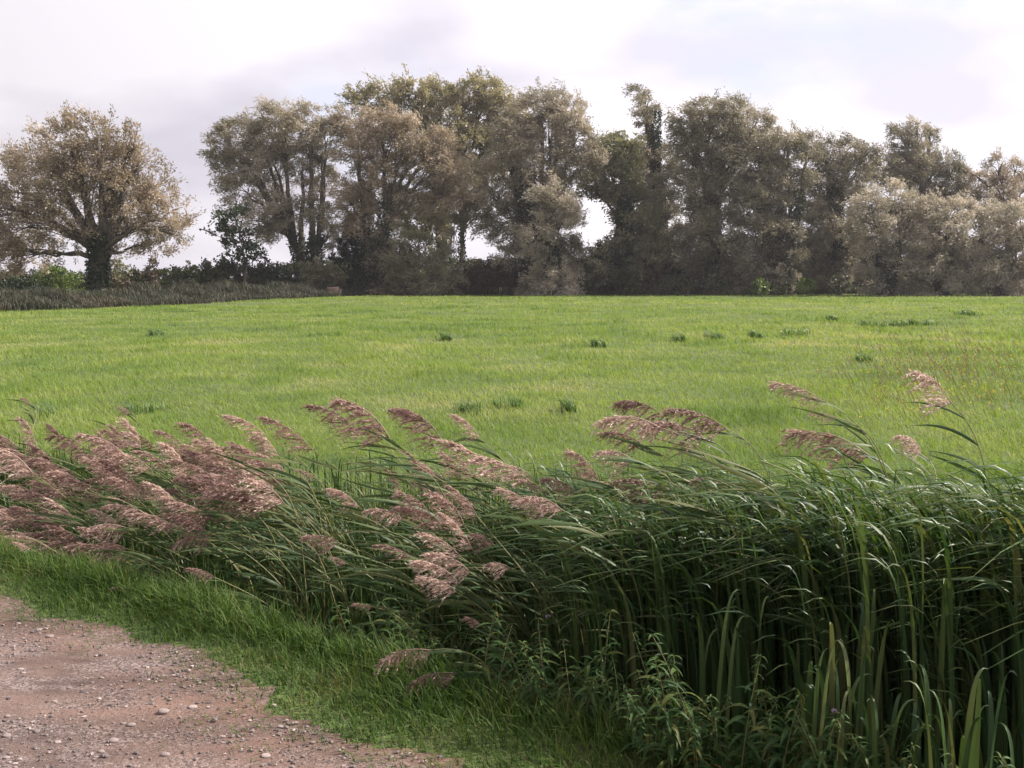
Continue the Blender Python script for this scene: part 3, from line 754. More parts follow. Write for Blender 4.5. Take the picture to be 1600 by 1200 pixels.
# upright iris-like plants in the lower right
G4 = 'upright sword-leaved plants in the lower right'
for i in range(40):
    p = rng.uniform(1330, 1680) if i % 4 else rng.uniform(1080, 1400)
    s_ = rng.uniform(.4, 1.2); D = mid_depth(p, s_); x = (p - 800) / F * D
    clump('sword_leaved_plant', x, D, 6, rng.uniform(.10, .62), .10, .020, 'upright dark green plant with broad sword-shaped leaves low at the right', 'plant', G4, M['sword'], az=1, stiff=.5, spread=.05, keel=.1, droop=0)
for i in range(56):
    p = rng.uniform(880, 1680) if i % 2 else rng.uniform(1300, 1680); s_ = rng.uniform(.8, 1.5); D = mid_depth(p, s_); x = (p - 800) / F * D
    clump('sedge', x, D, 8, rng.uniform(.35, .92), .24, .021, 'upright dark sedge along the front of the sedge bank at the right', 'sedge', 'upright sedges along the front of the bank', M['sword'], stiff=.8, spread=.06, droop=.1)

# ---- lance-leaved herbs (willowherb / mint) at the foot of the bank
def herb_mesh(seed, h=.5, rusty=False):
    r = np.random.default_rng(seed)
    S = 8; t = np.linspace(0, 1, S)
    b = r.normal(0, .08, 2)
    st = np.stack([b[0] * t ** 2 - .10 * t ** 2, b[1] * t ** 2, h * t], 1)
    stem = tubes(st[None], np.linspace(.0032, .0015, S)[None], 4)
    P, Wd, Sd = [], [], []
    nodes = np.linspace(.18, 1.0, 15)
    tl = np.linspace(0, 1, 6)
    for k, u in enumerate(nodes):
        base = np.array([np.interp(u, t, st[:, j]) for j in range(3)])
        for q_ in range(2 if u < .93 else 4):
            az = k * PI / 2 + q_ * PI * (1 if u < .93 else .5) + r.normal(0, .35)
            Ll = (.105 if u < .85 else .07) * r.uniform(.7, 1.15) * np.interp(u, [0, .5, 1], [.8, 1.1, .7])
            d = np.array([math.cos(az), math.sin(az), 0])
            pp = base + d * (Ll * tl)[:, None] * .95
            pp[:, 2] += Ll * (.55 * tl - r.uniform(.7, 1.0) * tl ** 2)
            P.append(pp); Wd.append(Ll * .17 * np.interp(tl, [0, .25, .5, .8, 1], [.25, .9, 1, .55, .04])); Sd.append(np.array([-d[1], d[0], r.normal(0, .25)]))
    lv = strips(np.array(P), np.array(Wd), unit(np.array(Sd)), .16, r.random(len(P)))
    return mesh_from('stem', *stem, mat=M['reedstem']), mesh_from('leaves', *lv, mat=M['rust'] if rusty else M['herb'])
HB = [herb_mesh(i, .34 + .05 * (i % 5)) for i in range(8)]
HR = [herb_mesh(40 + i, .22, True) for i in range(2)]
fl = None
def flower_mesh():
    d = rdir(60); d[:, 2] = np.abs(d[:, 2]); d = unit(d)
    return mesh_from('flower_head', *diamonds(d * .004, d, unit(np.cross(d, rdir(60))), np.full(60, .008), np.full(60, .003)), mat=M['purple'])
FL = flower_mesh()
G5 = 'lance-leaved herbs at the foot of the bank'
for i in range(170):
    p = rng.uniform(760, 1420) if i % 6 else (rng.uniform(520, 900) if i % 12 else rng.uniform(1400, 1640))
    tall = i >= 135
    if tall: p = rng.uniform(560, 1500)
    x, y, s_ = ditch_xy(1, .9 if tall else .35, 1.35 if tall else .95, p, p + 1); x, y = float(x[0]), float(y[0])
    if p < 1000: s2 = max(float(s_[0]), .55); D = mid_depth(p, s2); x, y = (p - 800) / F * D, D
    rusty = i in (37, 62, 80)
    o = empty('leafy_herb', (x, y, float(height(x, y)) - .01), 'low rust-brown withering herb among the green ones' if rusty else 'dark green herb with narrow drooping leaves at the foot of the bank', 'herb', G5)
    st, lv = (HR[i % 2] if rusty else HB[i % 8])
    link('stem', st, o); link('leaves', lv, o)
    o.rotation_euler = (rng.normal(0, .12), rng.normal(0, .12), rng.uniform(0, 6.28)); k = rng.uniform(1.0, 1.5) if tall else rng.uniform(.5, .98); o.scale = (k, k, k)
    if i in (17, 55, 90):
        f_ = link('flower_head', FL, o); f_.location = (-.1, 0, [.34, .39, .44, .49, .54][(i % 8) % 5] + .005)
        o['label'] = 'dark green herb with a small pale purple flower on top'

# broad dock leaves
def dock(px_, py_, s_, L0, label, nl=5, mat='herb', z=None, at_xy=None, lift=.35):
    if at_xy is None:
        D = mid_depth(px_, s_); x, y = (px_ - 800) / F * D, D
    else: x, y = at_xy
    o = empty('dock_plant', (x, y, float(height(x, y)) - .005), label, 'dock plant', 'broad-leaved dock plants')
    az = rng.uniform(0, 2 * PI, nl) if nl < 6 else np.linspace(0, 2 * PI, nl) + rng.normal(0, .3, nl)
    d = np.stack([np.cos(az), np.sin(az), np.zeros(nl)], 1); t = np.linspace(0, 1, 9)
    P = d[:, None] * (L0 * t)[None, :, None] * rng.uniform(.7, 1.1, (nl, 1, 1))
    P[..., 2] += L0 * (1.5 * lift * t - 1.2 * lift * t ** 2 + .35 * lift) * np.minimum(1, t * 6) + .01
    wd = np.repeat((L0 * .30 * np.interp(t, [0, .15, .3, .6, .85, 1], [.1, .2, .9, 1, .6, .05]))[None], nl, 0)
    side = np.stack([-d[:, 1], d[:, 0], rng.normal(0, .2, nl)], 1)
    link('leaves', mesh_from('leaves', *strips(P, wd, unit(side), .12), mat=M[mat]), o)
    return o
dock(1130, 0, .33, .22, 'dock plant with broad flat leaves at the bottom edge of the verge', 5)
dock(205, 0, .42, .09, 'small bright round-leaved dock plant in the verge near the track', 4, 'lime')

# ---- weeds out in the pasture
weeds = [(782, 526, 34, 1, 'dark broad-leaved dock with a pale dead leaf in the middle of the pasture'), (905, 523, 26, 1, 'broad-leaved dock right of the middle of the pasture'),
         (700, 531, 24, 0, 'pale green tuft left of the dock in the middle of the pasture'), (1065, 533, 22, 0, 'dark tuft at the left end of the slanting row of four'),
         (1125, 530, 26, 0, 'second dark tuft in the slanting row of four'), (1185, 528, 22, 0, 'third dark tuft in the slanting row of four'), (1235, 522, 44, 0, 'widest dark tuft at the right end of the slanting row of four'),
         (1358, 507, 36, 0, 'dark tuft at the left end of the farther row at the right'), (1402, 506, 30, 0, 'dark tuft in the middle of the farther row at the right'), (1444, 505, 34, 0, 'darkest tuft at the right end of the farther row at the right'),
         (790, 638, 60, 0, 'broad blue-green rush tuft behind the central reeds'), (738, 642, 40, 0, 'low blue-green tuft left of the broad central rush tuft'), (886, 642, 30, 0, 'small upright tuft right of the broad central rush tuft'),
         (60, 650, 90, 0, 'wide blue-green tuft flattened by the wind at the far left'), (215, 645, 40, 0, 'thin grey-green tuft near the tiny far reed head'), (250, 524, 26, 0, 'small dark patch-like tuft far out at the left'), (935, 541, 18, 0, 'tiny dark tuft below the right-hand dock'),
         (1300, 500, 14, 0, 'tiny dark tuft just left of the farther row'), (1520, 492, 40, 0, 'faint dark tuft far out near the right edge'), (1350, 562, 24, 0, 'loose pale tuft among the yellow flowers at the right')]
for (qx, qy, wpx, kind, lab) in weeds:
    p = on_ground(qx, qy + 2); R0 = wpx / F * p[1] / 2
    if kind: dock(0, 0, 0, R0 * .55, lab, 8, 'fieldweed', at_xy=(p[0], p[1]), lift=.55); continue
    z = float(height(p[0], p[1])); o = empty('grass_tuft', (p[0], p[1], z), lab, 'grass tuft', 'weedy tufts out in the pasture')
    nb = 160; kc = rng.integers(0, 6, nb); oc = np.stack([rng.uniform(-1, 1, 6) * R0, rng.normal(0, R0 * 1.2, 6)], 1); rs_ = rng.uniform(.12, .42, 6)
    rt = np.stack([oc[kc, 0] + rng.normal(0, 1, nb) * rs_[kc] * R0, oc[kc, 1] + rng.normal(0, 1, nb) * rs_[kc] * R0 * 1.6, np.zeros(nb)], 1)
    hh = rng.uniform(.05, .20, nb) * min(1.2, max(.8, p[1] / 25)); 
    link('leaves', mesh_from('leaves', *long_blades(rt, hh, hh * rng.uniform(.6, 1.6, nb), np.full(nb, .006 * max(1, p[1] / 9)), 5, rng.normal(PI, .7, nb), keel=0), mat=M['fieldweed']), o)
# yellow and dry flower stalks on the right of the pasture
n = 900
cx = rng.normal(1480, 90, n); cy = rng.normal(575, 42, n); k = (cy > 500) & (cy < 690); cx, cy = cx[k], cy[k]; n = len(cx)
g = np.array([on_ground(a_, b_) for a_, b_ in zip(cx, cy)]); g[:, 2] = height(g[:, 0], g[:, 1]); kk = sdist(g[:, 0], g[:, 1]) > 2.8; g = g[kk]; n = len(g)
hh = rng.uniform(.10, .24, n); P = np.stack([g, g + np.stack([-hh * .2, 0 * hh, hh * .55], 1), g + np.stack([-hh * .5, 0 * hh, hh], 1)], 1)
parts = strips(P, np.full((n, 3), .004) * (g[:, 1:2] / 10), np.repeat(np.array([[1.0, 0, 0]]), n, 0))
ri = np.concatenate([np.zeros(len(parts[1]), int)])
sel = rng.random(n) < .4; tipp = np.repeat(P[sel, 2], 5, 0); d = rdir(len(tipp)); dm = diamonds(tipp, d, unit(np.cross(d, rdir(len(tipp)))), np.full(len(tipp), .020), np.full(len(tipp), .014))
sel2 = ~sel; tip2 = np.repeat(P[sel2, 2], 4, 0) - rng.random((sel2.sum() * 4, 1)) * np.array([[-.02, 0, .06]]); d = rdir(len(tip2)); dm2 = diamonds(tip2, d, unit(np.cross(d, rdir(len(tip2)))), np.full(len(tip2), .022), np.full(len(tip2), .012))
V, Fq, r = join([parts, dm, dm2])
mi = np.concatenate([np.zeros(len(parts[1])), np.ones(len(dm[1])), np.zeros(len(dm2[1]))]).astype(int)
tag(link('pasture_flowers', mesh_from('pasture_flowers', V, Fq, r, mats=[M['drystalk'], M['yellow']], midx=mi)), 'thin scatter of yellow and dried flower stalks in the pasture', kind='stuff')

# ------------------------------------------------------------------ trees
def foliage(centers, radii, nspray, nleaf, Ls, leafL, leafW, wind=.6, droop=.25, spread=.12, hub=.5):
    """centers (B,3), radii (B,3): sprays of narrow leaves filling ellipsoids, streaming downwind"""
    outv, tw = [], []
    for c, r in zip(centers, radii):
        vol = r[0] * r[2]
        ns = max(8, int(nspray * vol / 5.0))
        u = rdir(ns); rad = rng.random(ns) ** .42
        hubs = rdir(8); near = hubs[np.argmax(u @ hubs.T, 1)]; u = unit(u * (1 - hub) + near * hub)
        lump = 1 + .22 * np.sin(5 * u[:, 0] + c[0]) * np.cos(4 * u[:, 2] + c[2])
        st = c + u * rad[:, None] * r * .88 * lump[:, None]
        d1 = unit(u * .9 + np.array([-.15, 0, .28]) + rng.normal(0, .35, (ns, 3)))
        d2 = unit(u * .25 + np.array([-wind, -.05, -droop]) + rng.normal(0, .35, (ns, 3)))
        Lk = Ls * rng.uniform(.6, 1.3, ns) * min(1, (r[0] / 1.8))
        Lk = Lk * np.where((rng.random(ns) < .10) & (rad > .75), 1.45, 1.0)
        m_ = st + d1 * (Lk * .5)[:, None]; e_ = m_ + d2 * (Lk * .6)[:, None]
        P = bez(st, m_, e_, 5)
        tw.append(P)
        nl = nleaf
        tt_ = rng.uniform(.05, 1.0, (ns, nl)); i0 = np.minimum((tt_ * 4).astype(int), 3); fr = tt_ * 4 - i0
        ar = np.arange(ns)[:, None]
        C = P[ar, i0] * (1 - fr[..., None]) + P[ar, i0 + 1] * fr[..., None]
        T = unit(P[ar, i0 + 1] - P[ar, i0])
        C = (C + rng.normal(0, spread * Ls, C.shape)).reshape(-1, 3)
        D_ = unit(T.reshape(-1, 3) + rng.normal(0, .42, (ns * nl, 3)))
        outv.append(diamonds(C, D_, unit(np.cross(D_, rdir(ns * nl))), leafL * rng.uniform(.6, 1.3, ns * nl), leafW * rng.uniform(.6, 1.3, ns * nl),
                             np.clip(np.repeat(rng.random(ns), nl) * .6 + rng.random(ns * nl) * .35 + .05, 0, 1)))
    return join(outv), np.concatenate(tw)

def tree(name, label, D, base_px, trunk_px, fork_py, blobs, mat='willow', group=None, dens=1.0, bark='bark', ivy=0.0, stems=1, leafL=.25, leafW=.065, wind=.75, droop=.25, cat='tree', low=None, nl=46, base_py=None, spray=1.25, thick=1.0, sub=9, hub=.42):
    bx = (base_px - 800) / F * D; bz = float(height(bx, D))
    base = np.array([bx, D, bz - .1])
    o = empty(name, base, label, cat, group)
    B_ = np.array(blobs, float); C, R = [], []
    for (cx, cy, rx, ry) in B_[:, :4]:
        off = rng.uniform(-1, 1) * min(3.2, .55 * (B_[:, 2].mean()) / F * D * 1.6)
        Dk = D + off; C.append(at(cx, cy + (15 if D < 80 else 11), Dk) - base); R.append([1.2 * rx / F * Dk, 1.0 * (rx + ry) / 2 / F * Dk, 1.08 * ry / F * Dk])
    C, R = np.array(C), np.array(R)
    fork = at(base_px + rng.uniform(-4, 4), fork_py, D) - base
    tr = trunk_px / F * D / 2
    parts = []; starts = []
    for k in range(stems):
        f_ = fork + np.array([(k - (stems - 1) / 2) * tr * 2.4, rng.normal(0, .3), rng.normal(0, .4) if stems > 1 else 0])
        b_ = np.array([(k - (stems - 1) / 2) * tr * 1.0, 0, 0]); S = 8
        P = bez(b_[None], (b_ * .6 + f_ * .5)[None] * np.array([.8, 1, 1]), f_[None], S)
        P[0, 1:-1] += rng.normal(0, tr * .10, (S - 2, 3)) * np.array([1, 1, 0])
        rr = tr / (1 if stems == 1 else 1.5) * np.interp(np.linspace(0, 1, S), [0, .12, .5, 1], [1.35, 1.05, .9, .85])
        parts.append(tubes(P, rr[None], 10)); starts.append(f_)
    starts = np.array(starts)
    limbs = []
    for c, r in zip(C, R):
        s_ = starts[np.argmin(np.abs(starts[:, 0] - c[0]))]
        v = c - s_; low_ = v[2] < 1.0
        st = s_ * (1 if not low_ else rng.uniform(.82, 1.0)); st = st + np.array([np.sign(v[0]) * tr * .35, 0, -.1])
        ctl = st + np.array([v[0] * .45, v[1] * .4, max(v[2], 0) * .62 + (.25 * abs(v[0]) if not low_ else .1 * abs(v[0]))]) + rng.normal(0, .25, 3)
        limbs.append(bez(st[None], ctl[None], c[None], 9)[0])
    limbs = np.array(limbs); nb = len(limbs)
    limbs[:, 2:-1] += rng.normal(0, .10, (nb, 6, 3))
    dist = np.linalg.norm(C - starts.mean(0), axis=1)
    r0 = tr * np.clip(.15 + .02 * dist, .16, .34) * rng.uniform(.8, 1.2, nb) * thick
    r0 = r0 * np.where(limbs[:, -1, 2] - starts.mean(0)[2] < 1.2, .5, 1.0)
    parts.append(tubes(limbs, r0[:, None] * np.linspace(1, 0, 9)[None] ** .8 + .035, 6))
    # secondary branches
    k = sub; u = rdir(nb * k); u[:, 2] = u[:, 2] * .8 + .25
    e_ = np.repeat(C, k, 0) + u * np.repeat(R, k, 0) * rng.uniform(.5, .95, (nb * k, 1))
    ti = rng.integers(4, 8, nb * k); s_ = limbs[np.repeat(np.arange(nb), k), ti]
    m_ = s_ * .45 + e_ * .55 + np.array([0, 0, .35]) + rng.normal(0, .18, (nb * k, 3))
    parts.append(tubes(bez(s_, m_, e_, 6), np.linspace(.042, .014, 6)[None] * rng.uniform(.6, 1.3, (nb * k, 1)), 4))
    (V, Fq, r), tw = foliage(C, R, int(150 * dens), nl, spray, leafL * 1.12, leafW * 1.2, wind, droop, hub=hub)
    if low is not None: pass
    parts.append(tubes(tw[:, ::2], np.linspace(.016, .006, 3)[None].repeat(len(tw), 0), 3))
    link('trunk', mesh_from('trunk', *join(parts), mat=M[bark]), o)
    # keep leaves above the ground
    link('crown', mesh_from('crown', V, Fq, r, mat=M[mat]), o)
    if ivy:
        n_ = int(2600 * ivy); q_ = rng.random(n_) ** .8
        cen = base * 0 + starts[rng.integers(0, stems, n_)] * (q_ * 1.35)[:, None]
        a_ = rng.uniform(0, 2 * PI, n_); rr = tr * rng.uniform(.9, 1.5, n_) * (1 - .25 * q_)
        cen = cen + np.stack([np.cos(a_) * rr, np.sin(a_) * rr, rng.normal(0, .2, n_)], 1); cen[:, 2] = np.maximum(cen[:, 2], .1)
        d_ = rdir(n_)
        link('ivy', mesh_from('ivy', *diamonds(cen, d_, unit(np.cross(d_, rdir(n_))), np.full(n_, .24), np.full(n_, .17)), mat=M['dark']), o)
    return o

GT = 'tall willows and poplars along the far edge of the field'
tree('willow_tree', 'broad round-headed willow standing alone at the far left', 78, 155, 27, 392,
     [(60, 232, 42, 34), (105, 205, 36, 32), (148, 198, 36, 34), (182, 240, 34, 34), (210, 205, 13, 30), (218, 240, 26, 22), (25, 285, 46, 40), (85, 280, 46, 40), (135, 265, 44, 45), (190, 292, 44, 38), (235, 285, 34, 30), (262, 325, 34, 32),
      (272, 352, 22, 20), (215, 345, 42, 26), (30, 345, 46, 34), (-15, 325, 40, 44), (0, 385, 34, 26), (45, 388, 40, 24), (95, 350, 38, 26), (150, 352, 26, 22), (235, 368, 26, 12), (178, 378, 16, 14)],
     'willow_warm', GT, ivy=.8, dens=.72, wind=.2, droop=-.05, hub=.36, thick=1.3, sub=12, leafL=.22, leafW=.07)
tree('willow_tree', 'airy willow with forked ivy-clad trunk, first of the main tree line', 98, 484, 24, 392,
     [(440, 180, 44, 28), (392, 195, 38, 26), (352, 212, 20, 20), (482, 185, 32, 28), (512, 205, 18, 28), (372, 250, 32, 26), (425, 232, 38, 28), (470, 240, 34, 28), (375, 285, 26, 22), (420, 285, 30, 20), (400, 332, 40, 17), (455, 318, 34, 18),
      (505, 262, 22, 26), (498, 318, 24, 22), (345, 235, 16, 16), (440, 350, 30, 16), (520, 350, 14, 24)], 'willow', GT, ivy=1.2, stems=2, dens=.95)
tree('small_tree', 'small dark leafy tree under the left side of the first willow of the line', 92, 383, 7, 405, [(368, 328, 20, 15), (350, 355, 16, 14), (380, 362, 18, 16), (362, 388, 20, 12), (398, 392, 16, 12)], 'dark', GT, dens=.55, nl=26, leafL=.25, leafW=.16, wind=.1, droop=.1)
tree('willow_tree', 'browning willow left of the tree line centre with drooping arched limbs', 97, 590, 22, 350,
     [(558, 190, 32, 24), (600, 182, 36, 24), (640, 200, 34, 24), (560, 228, 32, 20), (605, 225, 34, 22), (655, 232, 34, 22), (690, 215, 26, 24), (700, 255, 26, 24), (575, 275, 20, 30), (612, 275, 24, 26), (655, 285, 42, 20), (695, 292, 32, 20), (560, 310, 24, 24),
      (590, 330, 28, 26), (600, 368, 24, 24), (606, 405, 26, 24), (608, 436, 22, 20), (540, 292, 14, 22), (548, 340, 16, 16)], 'willow_warm', GT, ivy=1.0, stems=2)
tree('poplar_tree', 'tallest green-topped poplar rising behind the browning willow', 108, 690, 20, 300,
     [(565, 150, 30, 18), (605, 138, 30, 16), (648, 138, 32, 18), (690, 140, 30, 20), (735, 132, 28, 24), (775, 142, 30, 24), (800, 165, 28, 24), (750, 172, 34, 26), (705, 180, 34, 28), (735, 218, 34, 30), (770, 225, 32, 30), (700, 235, 28, 26), (640, 170, 40, 20), (640, 320, 32, 34), (672, 345, 28, 30), (735, 265, 26, 22)],
     'poplar', GT, leafL=.24, leafW=.10, wind=.25, droop=.1, ivy=1.0, dens=.85)
tree('willow_tree', 'pale-leaved low willow in front of the poplar trunk', 95, 668, 9, 430, [(650, 372, 24, 20), (640, 405, 28, 22), (665, 432, 30, 20), (690, 400, 18, 26), (705, 432, 22, 18), (635, 438, 22, 16)], 'olive', GT)
tree('bare_trunked_tree', 'slender tree with a pale bare trunk beside a gap of sky', 101, 721, 8, 335, [(722, 285, 34, 20), (748, 300, 28, 18), (700, 308, 26, 16), (738, 325, 28, 14), (712, 340, 18, 12), (728, 262, 30, 20), (705, 375, 10, 9)], 'willow', GT, bark='palebark', ivy=.35)
tree('willow_tree', 'large willow right of the line centre with pinkish wind-swept top and ivied trunk', 99, 838, 26, 340,
     [(845, 158, 34, 26), (885, 162, 30, 28), (812, 195, 34, 28), (858, 200, 36, 30), (905, 200, 24, 30), (795, 232, 32, 26), (835, 248, 36, 28), (885, 245, 34, 30), (925, 240, 20, 26), (785, 265, 32, 20), (830, 292, 36, 24), (878, 292, 34, 26), (770, 300, 26, 14),
      (795, 330, 36, 20), (770, 345, 22, 14), (850, 330, 34, 26), (888, 345, 26, 28), (895, 385, 24, 26), (870, 395, 26, 26), (893, 425, 24, 22), (815, 362, 28, 16), (800, 385, 22, 16)], 'willow', GT, ivy=2.0, stems=2)
tree('willow_tree', 'ivy-green willow just left of the small sky gap, low in the middle', 96, 862, 20, 400, [(865, 300, 26, 22), (885, 325, 26, 22), (845, 355, 22, 24), (850, 400, 24, 26), (870, 432, 30, 20), (835, 432, 22, 20)], 'willow_pale', GT, ivy=1.5)
tree('willow_tree', 'olive-green willow between the sky gap and the slim tufted tree', 101, 975, 22, 350,
     [(965, 212, 20, 14), (948, 232, 24, 20), (982, 228, 22, 22), (940, 262, 24, 20), (975, 268, 30, 26), (985, 305, 32, 28), (1000, 345, 34, 30), (975, 385, 34, 26), (1010, 385, 28, 30), (950, 405, 28, 22), (985, 420, 34, 24), (925, 285, 16, 12), (935, 420, 26, 24)], 'olive', GT, ivy=2.0, leafW=.1)
tree('willow_tree', 'slim tall tree with a ragged separate tuft of leaves on top', 104, 1022, 15, 250,
     [(1004, 134, 16, 9), (1012, 150, 15, 12), (1008, 172, 12, 12), (1014, 195, 11, 14), (1020, 222, 22, 16), (1000, 232, 20, 16), (1035, 250, 34, 26), (1005, 262, 26, 22), (1035, 295, 38, 28), (1040, 340, 40, 34), (1035, 385, 36, 32), (1045, 425, 38, 26)], 'willow_grey', GT, ivy=1.5, dens=1.1)
tree('willow_tree', 'tall dense willow with a brown domed top right of the tufted tree', 100, 1112, 22, 330,
     [(1205, 200, 18, 14), (1078, 180, 22, 20), (1108, 168, 32, 20), (1145, 168, 34, 18), (1182, 182, 26, 16), (1080, 215, 22, 22), (1118, 205, 34, 22), (1160, 205, 34, 20), (1105, 245, 36, 26), (1148, 245, 36, 28), (1085, 285, 32, 28), (1130, 295, 38, 30), (1100, 340, 36, 32), (1135, 350, 36, 32), (1095, 390, 32, 26), (1130, 405, 36, 30), (1140, 435, 30, 18)], 'willow_grey', GT, ivy=1.5, dens=1.2)
tree('willow_tree', 'dense grey willow with dark bare stems showing, between two domed tops', 98, 1210, 20, 330,
     [(1235, 205, 22, 12), (1185, 225, 32, 20), (1225, 225, 32, 20), (1262, 215, 26, 14), (1190, 260, 36, 28), (1235, 262, 34, 28), (1180, 305, 34, 30), (1225, 310, 36, 30), (1185, 355, 36, 32), (1225, 360, 32, 30), (1175, 400, 34, 28), (1225, 405, 32, 28), (1195, 432, 34, 20)], 'willow_grey', GT, ivy=1.5, stems=3, dens=1.15)
tree('willow_tree', 'grey-brown willow with thin bare twigs sticking out of its top', 101, 1305, 20, 330,
     [(1290, 225, 22, 14), (1325, 222, 24, 12), (1358, 228, 22, 14), (1290, 255, 32, 24), (1330, 258, 34, 22), (1285, 300, 32, 30), (1325, 300, 34, 28), (1275, 345, 32, 30), (1318, 350, 34, 30), (1270, 395, 32, 28), (1310, 400, 32, 30), (1290, 432, 34, 20)], 'willow_grey', GT, ivy=1.8, dens=1.1)
tree('willow_tree', 'tall dark-crowned willow with an arched open top in the right part of the line', 107, 1445, 18, 290,
     [(1405, 198, 16, 8), (1428, 190, 22, 9), (1452, 200, 14, 12), (1418, 222, 18, 12), (1442, 226, 24, 14), (1428, 246, 34, 18), (1470, 244, 30, 16), (1405, 262, 32, 20), (1448, 270, 36, 22), (1492, 268, 30, 20), (1380, 255, 26, 18), (1500, 300, 30, 20), (1455, 305, 36, 22)], 'willow_grey', GT, dens=1.1)
tree('willow_tree', 'silvery pale low willow, leftmost of the pale front row at the right', 95, 1385, 16, 400,
     [(1362, 308, 26, 18), (1398, 302, 26, 20), (1425, 315, 22, 20), (1368, 345, 32, 26), (1408, 350, 30, 26), (1362, 390, 26, 24), (1402, 395, 32, 26), (1385, 430, 36, 20)], 'willow_pale', GT, ivy=1.0, stems=2)
tree('willow_tree', 'silvery pale low willow, second of the pale front row at the right', 95, 1468, 16, 400,
     [(1450, 315, 26, 18), (1485, 322, 28, 20), (1445, 350, 28, 24), (1485, 358, 32, 26), (1450, 392, 30, 26), (1490, 400, 30, 26), (1468, 432, 36, 20)], 'willow_pale', GT, ivy=1.0, stems=2)
tree('willow_tree', 'silvery pale low willow cut by the right edge, last of the front row', 96, 1565, 16, 400,
     [(1530, 325, 26, 20), (1568, 328, 28, 20), (1605, 335, 30, 22), (1530, 362, 30, 26), (1575, 368, 34, 28), (1620, 375, 34, 30), (1535, 405, 32, 26), (1580, 410, 34, 28), (1555, 436, 40, 18), (1625, 425, 30, 26)], 'willow_pale', GT, stems=3)
tree('willow_tree', 'thin pinkish tree with sky showing through at the far right', 108, 1572, 14, 330,
     [(1562, 248, 18, 12), (1588, 255, 22, 14), (1548, 268, 20, 14), (1575, 280, 28, 16), (1608, 282, 24, 18), (1540, 298, 22, 16), (1600, 308, 26, 16), (1518, 262, 14, 10)], 'willow_warm', GT, dens=.7, thick=.8)
# twiggy wisps on top of the grey-brown willow and others
def wisp(px_, py_, D, n_, hgt, label):
    o_b = at(px_, py_, D); gx, gy = o_b[0], o_b[1]
    return o_b

# shrubs along the foot of the trees
GS = 'shrubs along the foot of the tree line'
def shrub(px_, top_py, wpx, D, mat, label, leaf=(.2, .12), dens=1.0, name='shrub', group=GS):
    x = (px_ - 800) / F * D; z = float(height(x, D)); base = np.array([x, D, z])
    topz = at(px_, top_py, D)[2] - z; R0 = wpx / F * D / 2
    o = empty(name, base, label, 'shrub', group)
    nb = max(4, int(R0 * topz * 1.5)); C = np.stack([rng.uniform(-.75, .75, nb) * R0, rng.normal(0, .5, nb), topz * rng.uniform(.22, .72, nb)], 1)
    C[0] = [0, 0, topz * .7]
    R = np.stack([np.full(nb, max(.6, R0 * .55)), np.full(nb, R0 * .45), np.minimum(topz * .32, C[:, 2])], 1)
    (V, Fq, r), tw = foliage(C, R, int(95 * dens), 26, .55, leaf[0], leaf[1], .25, 0, .2)
    V = V.reshape(-1, 4, 3); ok = V[:, :, 2].min(1) > 0; V = V[ok]; r = r[ok]
    Fq = np.arange(len(V) * 4).reshape(-1, 4)
    s_ = np.zeros((nb * 2, 3)); e_ = np.repeat(C, 2, 0); st = bez(s_ + rng.normal(0, .15, s_.shape) * np.array([1, 1, 0]), e_ * np.array([.3, .3, .6]), e_, 5)
    link('stems', mesh_from('stems', *tubes(np.concatenate([st]), np.linspace(.05, .015, 5)[None].repeat(len(st), 0), 4), mat=M['bark']), o)
    link('foliage', mesh_from('foliage', V.reshape(-1, 3), Fq, r, mat=M[mat]), o)
    return o
